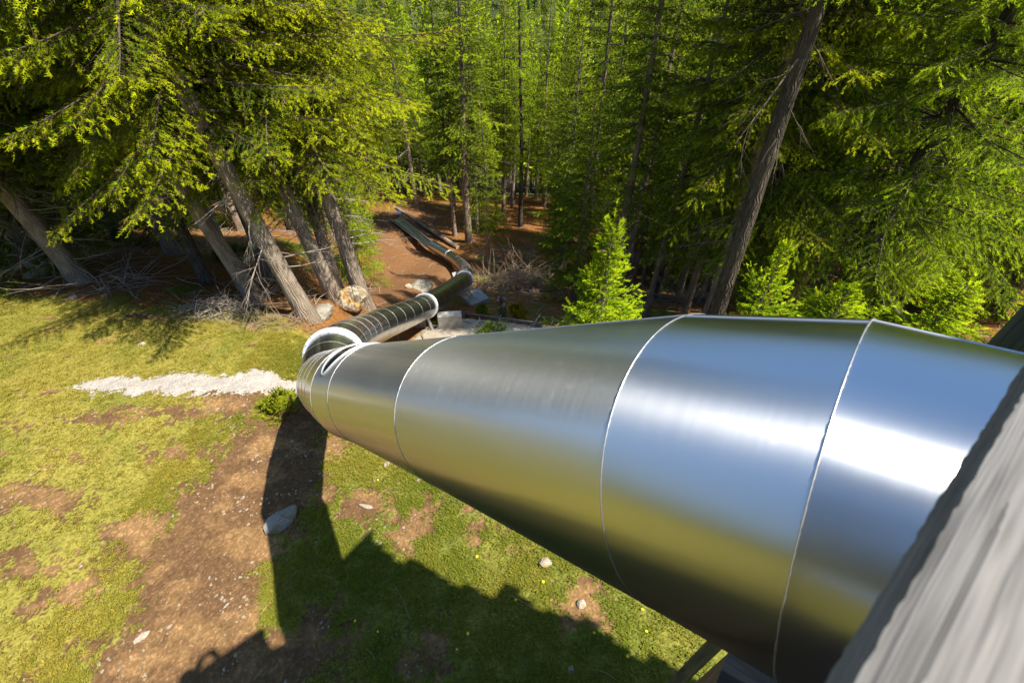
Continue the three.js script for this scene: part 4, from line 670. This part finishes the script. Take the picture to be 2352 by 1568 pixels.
rock('boulder', 'low grey boulder left of the orange one', 742, 722, [0.35, 0.2, 0.3], greyRock, 8, 1.2, 0.3);
rock('rock', 'long grey rock lying in the shadow of the slide', 648, 1200, [0.27, 0.15, 0.17], greyRock, 12, 0.95, 0.12);
rock('rock', 'pale stone with rusty lichen on the grass below the tube', 1250, 1294, [0.115, 0.07, 0.075], paleRock, 14, 0.2, 0.2);
rock('rock', 'round cream stone on the grass near the bottom edge', 1335, 1390, [0.068, 0.05, 0.06], paleRock, 17, 0.9, 0.2);
rock('rock', 'bone shaped white stone on the grass right of the slide shadow', 842, 1164, [0.14, 0.035, 0.035], paleRock, 20, -0.3, 0.15);
rock('rock', 'angular pale stone half sunk in the brown soil at lower left', 326, 1464, [0.10, 0.035, 0.05], paleRock, 23, 0.7, 0.2);
rock('rock', 'small tawny stone on the soil right of the angular pale one', 392, 1438, [0.045, 0.02, 0.03], paleRock, 26, 0.7, 0.2);
rock('rock', 'small stone on the soil above the photographer shadow', 520, 1392, [0.05, 0.02, 0.02], paleRock, 29, 1.0, 0.2);
rock('rock', 'tan stone inside the tower shadow near the bottom edge', 1311, 1538, [0.05, 0.03, 0.04], paleRock, 32, 1.0, 0.2);
rock('rock', 'brown stone in the shaded grass under the tower edge', 1050, 1497, [0.035, 0.03, 0.05], orangeRock, 35, 1.0, 0.2);
rock('rock', 'white rock at the wood edge left of the leaning spruces', 170, 686, [0.14, 0.08, 0.1], greyRock, 38, 0.3, 0.25);
rock('rock', 'white stone on the far grass above the gravel strip', 325, 792, [0.10, 0.05, 0.07], paleRock, 41, 0.3, 0.25);
rock('rock', 'cream stone at the edge of the tower shadow below the tube', 962, 1104, [0.05, 0.04, 0.04], paleRock, 44, 0.3, 0.2);
rock('rock', 'ochre stone on the bare spot beside the tube', 888, 1068, [0.075, 0.04, 0.05], paleRock, 47, 0.8, 0.2);
rock('rock', 'shaded grey rock under the leftmost spruce', 92, 632, [0.4, 0.2, 0.3], greyRock, 50, 0.8, 0.2);
rock('rock', 'flat brown rock on the dirt clearing beside the slide', 960, 662, [0.8, 0.3, 0.7], greyRock, 53, 0.4, 0.4);
rock('rock', 'white rock lying on the dirt clearing', 938, 661, [0.22, 0.16, 0.2], paleRock, 56, 0.8, 0.2);
{ // pebbles
  const R = rng(71), geo = [1, 2, 3].map((k) => rockGeo(0.016, 0.009, 0.013, 60 + k, 1)), mats = [paleRock, orangeRock, paleRock], q = new THREE.Quaternion(), M4 = new THREE.Matrix4();
  geo.forEach((g, k) => {
    const L = []; let guard = 0;
    while (L.length < 700 && guard++ < 60000) { const x = -9 + R() * 12, z = -9 + R() * 8.5, c = cover(x, z), strip = inStrip(x, z) < 0.06; if (!strip && R() > (0.02 + (1 - c.grass) * 0.4) * sstep(0.45, 0.7, fbm(x * 1.7, z * 1.7, 3, 66)) * 1.6) continue; const s = (strip ? 1.0 : 0.75) * (0.5 + Math.pow(R(), 3) * 2.2); q.setFromAxisAngle(V(0, 1, 0), R() * 6.28); L.push(M4.compose(V(x, terrain(x, z) + 0.004, z), q, V(s, s, s)).clone()); }
    const im = new THREE.InstancedMesh(g, mats[k], L.length); im.name = numbered('pebbles'); L.forEach((m, i) => im.setMatrixAt(i, m)); im.castShadow = im.receiveShadow = true; scene.add(tag(kind(im, 'stuff'), ['pale pebbles strewn over the soil and turf', 'tawny pebbles strewn over the soil and turf', 'cream chips round the white gravel strip'][k], 'pebbles'));
  });
  // twigs and needles on the wood floor
  const tw = new MB(); for (let k = 0; k < 1; k++) tw.tube([V(-0.3, 0.01, 0), V(-0.1, 0.03, 0.02), V(0.12, 0.025, -0.02), V(0.3, 0.0, 0.03)], [0.009, 0.008, 0.007, 0.003], 4); const tg = tw.geo(false, false), T = [];
  for (let n = 0; n < 3800; n++) { const z = -10 - Math.pow(R(), 1.5) * 34, x = (R() - 0.5) * 44 - 2; if (cover(x, z).litter < 0.5) continue; if (chain(x, z, PATH) < 0 && R() < 0.75) continue; const s = 0.3 + Math.pow(R(), 2) * 2.2; q.setFromEuler(new THREE.Euler((R() - 0.5) * 0.4, R() * 6.28, (R() - 0.5) * 0.4)); T.push(M4.compose(V(x, terrain(x, z) + 0.01, z), q, V(s, s, s)).clone()); }
  const im = new THREE.InstancedMesh(tg, deadM, T.length); im.name = 'forest_litter'; T.forEach((m, i) => im.setMatrixAt(i, m)); im.castShadow = im.receiveShadow = true; scene.add(tag(kind(im, 'stuff'), 'dry twigs littering the red needle floor of the wood', 'twigs'));
}
const hayM = new THREE.MeshStandardMaterial({ color: new THREE.Color().setRGB(0.27, 0.19, 0.115), roughness: 0.95 });
// heaps of cut, dry branches
function heap(name, label, c, rx, ry, rz, n, len, seed, rad = 0.012, mat = deadM) {
  const R = rng(seed), b = new MB();
  for (let k = 0; k < n; k++) {
    const a = R() * 6.283, r = Math.sqrt(R()), x = c.x + Math.cos(a) * r * rx, z = c.z + Math.sin(a) * r * rz, top = ry * (1 - r * r) * (0.25 + 0.8 * R()), y = terrain(x, z) + top, L = len * (0.35 + R() * 0.9), d = V(R() - 0.5, (R() - 0.6) * 0.55, R() - 0.5).normalize(), pts = [V(x, y, z)], rr = [rad * (0.4 + R())];
    for (let q = 1; q <= 5; q++) { d.add(V((R() - 0.5) * 0.5, (R() - 0.55) * 0.4, (R() - 0.5) * 0.5)).normalize(); const p = pts[q - 1].clone().addScaledVector(d, L / 5); p.y = Math.max(p.y, terrain(p.x, p.z) + 0.01); pts.push(p); rr.push(rr[0] * (1 - q * 0.16)); }
    b.tube(pts, rr, 4);
    if (R() < 0.6) { const s = pts[2], e = d.clone().add(V(R() - 0.5, R() - 0.4, R() - 0.5)).normalize(); b.tube([s, s.clone().addScaledVector(e, L * 0.25), s.clone().addScaledVector(e, L * 0.42).add(V(0, -0.02, 0))], [rr[2] * 0.6, rr[2] * 0.45, 0.002], 3); }
  }
  return tag(kind(mesh(name, b.geo(false, false), mat), 'thing'), label, 'brush pile');
}
heap('brush_pile', 'large mound of cut dry branches right of the slide bend', onGround(1190, 662), 2.7, 1.7, 2.2, 700, 2.2, 3, 0.024, hayM);
heap('brush_pile', 'heap of bare sticks at the foot of the slender leaning spruce', onGround(520, 718), 1.25, 0.55, 0.6, 260, 0.9, 4, 0.008);
heap('brush_pile', 'tangle of dry twigs in front of the thick grey trunk', onGround(650, 742), 0.9, 0.32, 0.4, 150, 0.8, 5, 0.007, hayM);
heap('brush_pile', 'fallen bare branches beside the leftmost spruce foot', onGround(265, 655), 1.1, 0.6, 0.5, 60, 1.9, 6, 0.013);
heap('brush_pile', 'scattered cut branches between the brush mound and the far trunks', onGround(1175, 590), 3.2, 0.5, 1.8, 200, 1.8, 7, 0.018);
heap('brush_pile', 'low row of dead branches in the shade behind the bright young conifer', onGround(1500, 690), 3.5, 0.9, 1.6, 260, 2.0, 8, 0.017);
// fallen log along the chute
{ const a = onGround(907, 478), b2 = onGround(1052, 571), b = new MB(), pts = [], rad = []; a.y += 0.12; b2.y += 0.12; for (let k = 0; k <= 14; k++) { const t = k / 14, p = b2.clone().lerp(a, t); p.y = Math.max(p.y, terrain(p.x, p.z) + 0.1); pts.push(p); rad.push(lerp(0.21, 0.14, t)); } b.tube(pts, rad, 14, [1, 1, 1], 1, 0.12); const g = b.geo(true, false), log = thing('fallen_log', 'long fallen log lying along the right side of the open chute', 'log'); mesh('trunk', g, sprucebark, log); const cap = new THREE.CircleGeometry(0.205, 18), m = mesh('cut_face', cap, new THREE.MeshStandardMaterial({ color: new THREE.Color().setRGB(0.34, 0.24, 0.13), roughness: 0.9, side: THREE.DoubleSide }), log); m.position.copy(b2).add(b2.clone().sub(a).normalize().multiplyScalar(0.004)); m.lookAt(b2.clone().add(b2.clone().sub(a))); }
// small panel on two stakes past the chute
{ const B = onGround(917, 497), t = thing('sign_panel', 'small pale blue panel standing past the end of the chute', 'sign', [B.x, B.y, B.z], 0.35); const g = new RoundedBoxGeometry(0.42, 0.36, 0.03, 2, 0.008); const m = mesh('panel', g, new THREE.MeshStandardMaterial({ color: new THREE.Color().setRGB(0.50, 0.58, 0.68), roughness: 0.35 }), t); m.position.set(0, 0.45, 0); m.rotation.x = -0.75; for (const s of [-0.15, 0.15]) { const p = mesh('stake', new THREE.CylinderGeometry(0.02, 0.02, 0.5, 8), galv, t); p.position.set(s, 0.2, -0.03); } }
// timber edging of the gravel patch
{ const P3 = [[1033, 740], [1069, 728], [1245, 752]].map(([x, y]) => { const g = onGround(x, y); return g; }); const t = thing('timber_edging', 'pale timber edging round the gravel patch behind the tube', 'edging'); for (let k = 0; k < 2; k++) { const n = 3; for (let q = 0; q < n; q++) { const a = P3[k].clone().lerp(P3[k + 1], q / n), b = P3[k].clone().lerp(P3[k + 1], (q + 0.985) / n); a.y = terrain(a.x, a.z) + 0.1; b.y = terrain(b.x, b.z) + 0.1; beam('plank', a, b, 0.22, 0.06, greyWood, t, 120 + k * 3 + q); } } }
// bushes and herbs
function bush(name, label, p, rx, ry, n, len, w, dark, light, seed, cat = 'bush', up = 0.4, wood = true) {
  const R = rng(seed), lf = new Leaf(), wd = new MB(), t = thing(name, label, cat, [p.x, p.y, p.z]);
  const stems = 14; for (let k = 0; k < stems; k++) {
    const a = R() * 6.283, e = 0.15 + R() * 1.2, d = V(Math.cos(a) * Math.cos(e), Math.sin(e) + 0.1, Math.sin(a) * Math.cos(e)).normalize(), tip = V(d.x * rx * (0.7 + R() * 0.4), d.y * ry * (0.75 + R() * 0.35), d.z * rx * (0.7 + R() * 0.4)); wd.tube([V(0, 0, 0), tip.clone().multiplyScalar(0.5).add(V(0, 0.03, 0)), tip], [0.008, 0.006, 0.003], 3);
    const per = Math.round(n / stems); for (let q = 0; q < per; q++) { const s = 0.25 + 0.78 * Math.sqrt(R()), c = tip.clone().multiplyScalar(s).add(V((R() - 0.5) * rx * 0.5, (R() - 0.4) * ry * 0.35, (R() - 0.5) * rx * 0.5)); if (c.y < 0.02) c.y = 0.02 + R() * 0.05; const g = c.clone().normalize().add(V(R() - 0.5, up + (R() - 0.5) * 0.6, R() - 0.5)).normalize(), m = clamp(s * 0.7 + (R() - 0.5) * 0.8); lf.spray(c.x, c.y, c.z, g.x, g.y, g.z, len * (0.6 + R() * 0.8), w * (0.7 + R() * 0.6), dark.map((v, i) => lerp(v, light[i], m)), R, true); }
  }
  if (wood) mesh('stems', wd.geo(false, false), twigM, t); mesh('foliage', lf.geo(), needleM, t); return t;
}
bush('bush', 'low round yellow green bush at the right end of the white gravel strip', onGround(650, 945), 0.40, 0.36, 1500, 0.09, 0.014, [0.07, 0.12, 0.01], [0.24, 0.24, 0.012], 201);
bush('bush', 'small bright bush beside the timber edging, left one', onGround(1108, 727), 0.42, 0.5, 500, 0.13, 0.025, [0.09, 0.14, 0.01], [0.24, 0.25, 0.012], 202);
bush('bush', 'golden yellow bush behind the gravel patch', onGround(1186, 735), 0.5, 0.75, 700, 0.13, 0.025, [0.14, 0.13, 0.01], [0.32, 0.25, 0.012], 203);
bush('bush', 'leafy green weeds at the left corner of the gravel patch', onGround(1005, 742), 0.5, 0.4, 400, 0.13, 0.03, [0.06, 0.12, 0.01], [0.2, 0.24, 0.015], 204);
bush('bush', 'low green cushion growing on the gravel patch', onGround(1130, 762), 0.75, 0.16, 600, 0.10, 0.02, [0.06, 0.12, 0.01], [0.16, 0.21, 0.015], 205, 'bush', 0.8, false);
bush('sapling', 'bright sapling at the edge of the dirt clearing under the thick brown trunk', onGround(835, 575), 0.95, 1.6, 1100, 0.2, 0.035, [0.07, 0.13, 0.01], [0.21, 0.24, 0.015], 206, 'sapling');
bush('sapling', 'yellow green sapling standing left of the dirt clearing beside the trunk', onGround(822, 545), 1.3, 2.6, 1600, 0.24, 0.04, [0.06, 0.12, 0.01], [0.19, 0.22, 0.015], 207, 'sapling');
bush('fern', 'dark bracken like growth in the shade under the leaning spruces', onGround(540, 600), 0.7, 0.6, 500, 0.2, 0.03, [0.05, 0.09, 0.01], [0.15, 0.17, 0.012], 208, 'plant');
{ // thistle with pink heads
  const p = onGround(1152, 735), t = bush('thistle', 'tall grey green thistle with pink flower heads behind the gravel edging', p, 0.25, 0.95, 260, 0.16, 0.02, [0.08, 0.12, 0.05], [0.18, 0.22, 0.1], 209, 'thistle', 0.9); const R = rng(5); const pm = new THREE.MeshStandardMaterial({ color: new THREE.Color().setRGB(0.42, 0.12, 0.32), roughness: 0.9 }); for (let k = 0; k < 7; k++) { const h = mesh('flower', new THREE.IcosahedronGeometry(0.045, 1), pm, t); h.position.set((R() - 0.5) * 0.5, 0.7 + R() * 0.5, (R() - 0.5) * 0.3); }
}
{ // dandelions
  const R = rng(92), head = new MB(); for (let k = 0; k < 14; k++) { const a = (k / 14) * 6.283, r = 0.016, u = [Math.cos(a) * r, 0.03, Math.sin(a) * r], v = [Math.cos(a + 0.5) * r, 0.03, Math.sin(a + 0.5) * r]; head.tri([0, 0.026, 0], u, v, [1, 1, 1]); } const hg = head.geo(false, false), L = [], M4 = new THREE.Matrix4();
  for (let k = 0; k < 22; k++) { const x = k < 20 ? -2.3 + R() * 4.2 : -8 + R() * 5, z = k < 20 ? -5 + R() * 3.6 : -5 + R() * 3.5; if (cover(x, z).grass < 0.4) continue; const s = 0.8 + R() * 0.5; L.push(M4.compose(V(x, terrain(x, z) + 0.02, z), new THREE.Quaternion(), V(s, s, s)).clone()); }
  const im = new THREE.InstancedMesh(hg, new THREE.MeshStandardMaterial({ color: new THREE.Color().setRGB(0.75, 0.5, 0.01), roughness: 0.8, side: THREE.DoubleSide }), L.length); im.name = 'wildflowers'; L.forEach((m, i) => im.setMatrixAt(i, m)); scene.add(tag(kind(im, 'stuff'), 'tiny yellow flowers dotted through the grass', 'flowers'));
}
// single dry stalks on the grass
for (const [x0, y0, x1, y1, lab] of [[1168, 1368, 1242, 1414, 'curved pale stalk lying across the edge of the tower shadow'], [906, 1346, 942, 1425, 'thin dry stalk in the shaded grass left of the curved one'], [842, 1492, 862, 1520, 'short brown stick in the shaded grass near the bottom edge'], [1372, 1540, 1420, 1568, 'grey forked twig at the bottom edge beside the tan stone'], [880, 1462, 905, 1470, 'stub of bark in the shade above the short brown stick']]) { const a = onGround(x0, y0), c = onGround(x1, y1), m = a.clone().lerp(c, 0.5).add(V(0.03, 0.03, -0.02)), b = new MB(); a.y += 0.03; c.y += 0.03; b.tube(new THREE.QuadraticBezierCurve3(a, m.add(V(0, 0.02, 0)), c).getPoints(10), Array.from({ length: 11 }, (_, k) => 0.008 - k * 0.0004), 6); tag(mesh('dry_stalk', b.geo(false, false), hayM), lab, 'stalk'); }

renderer.render(scene, camera);
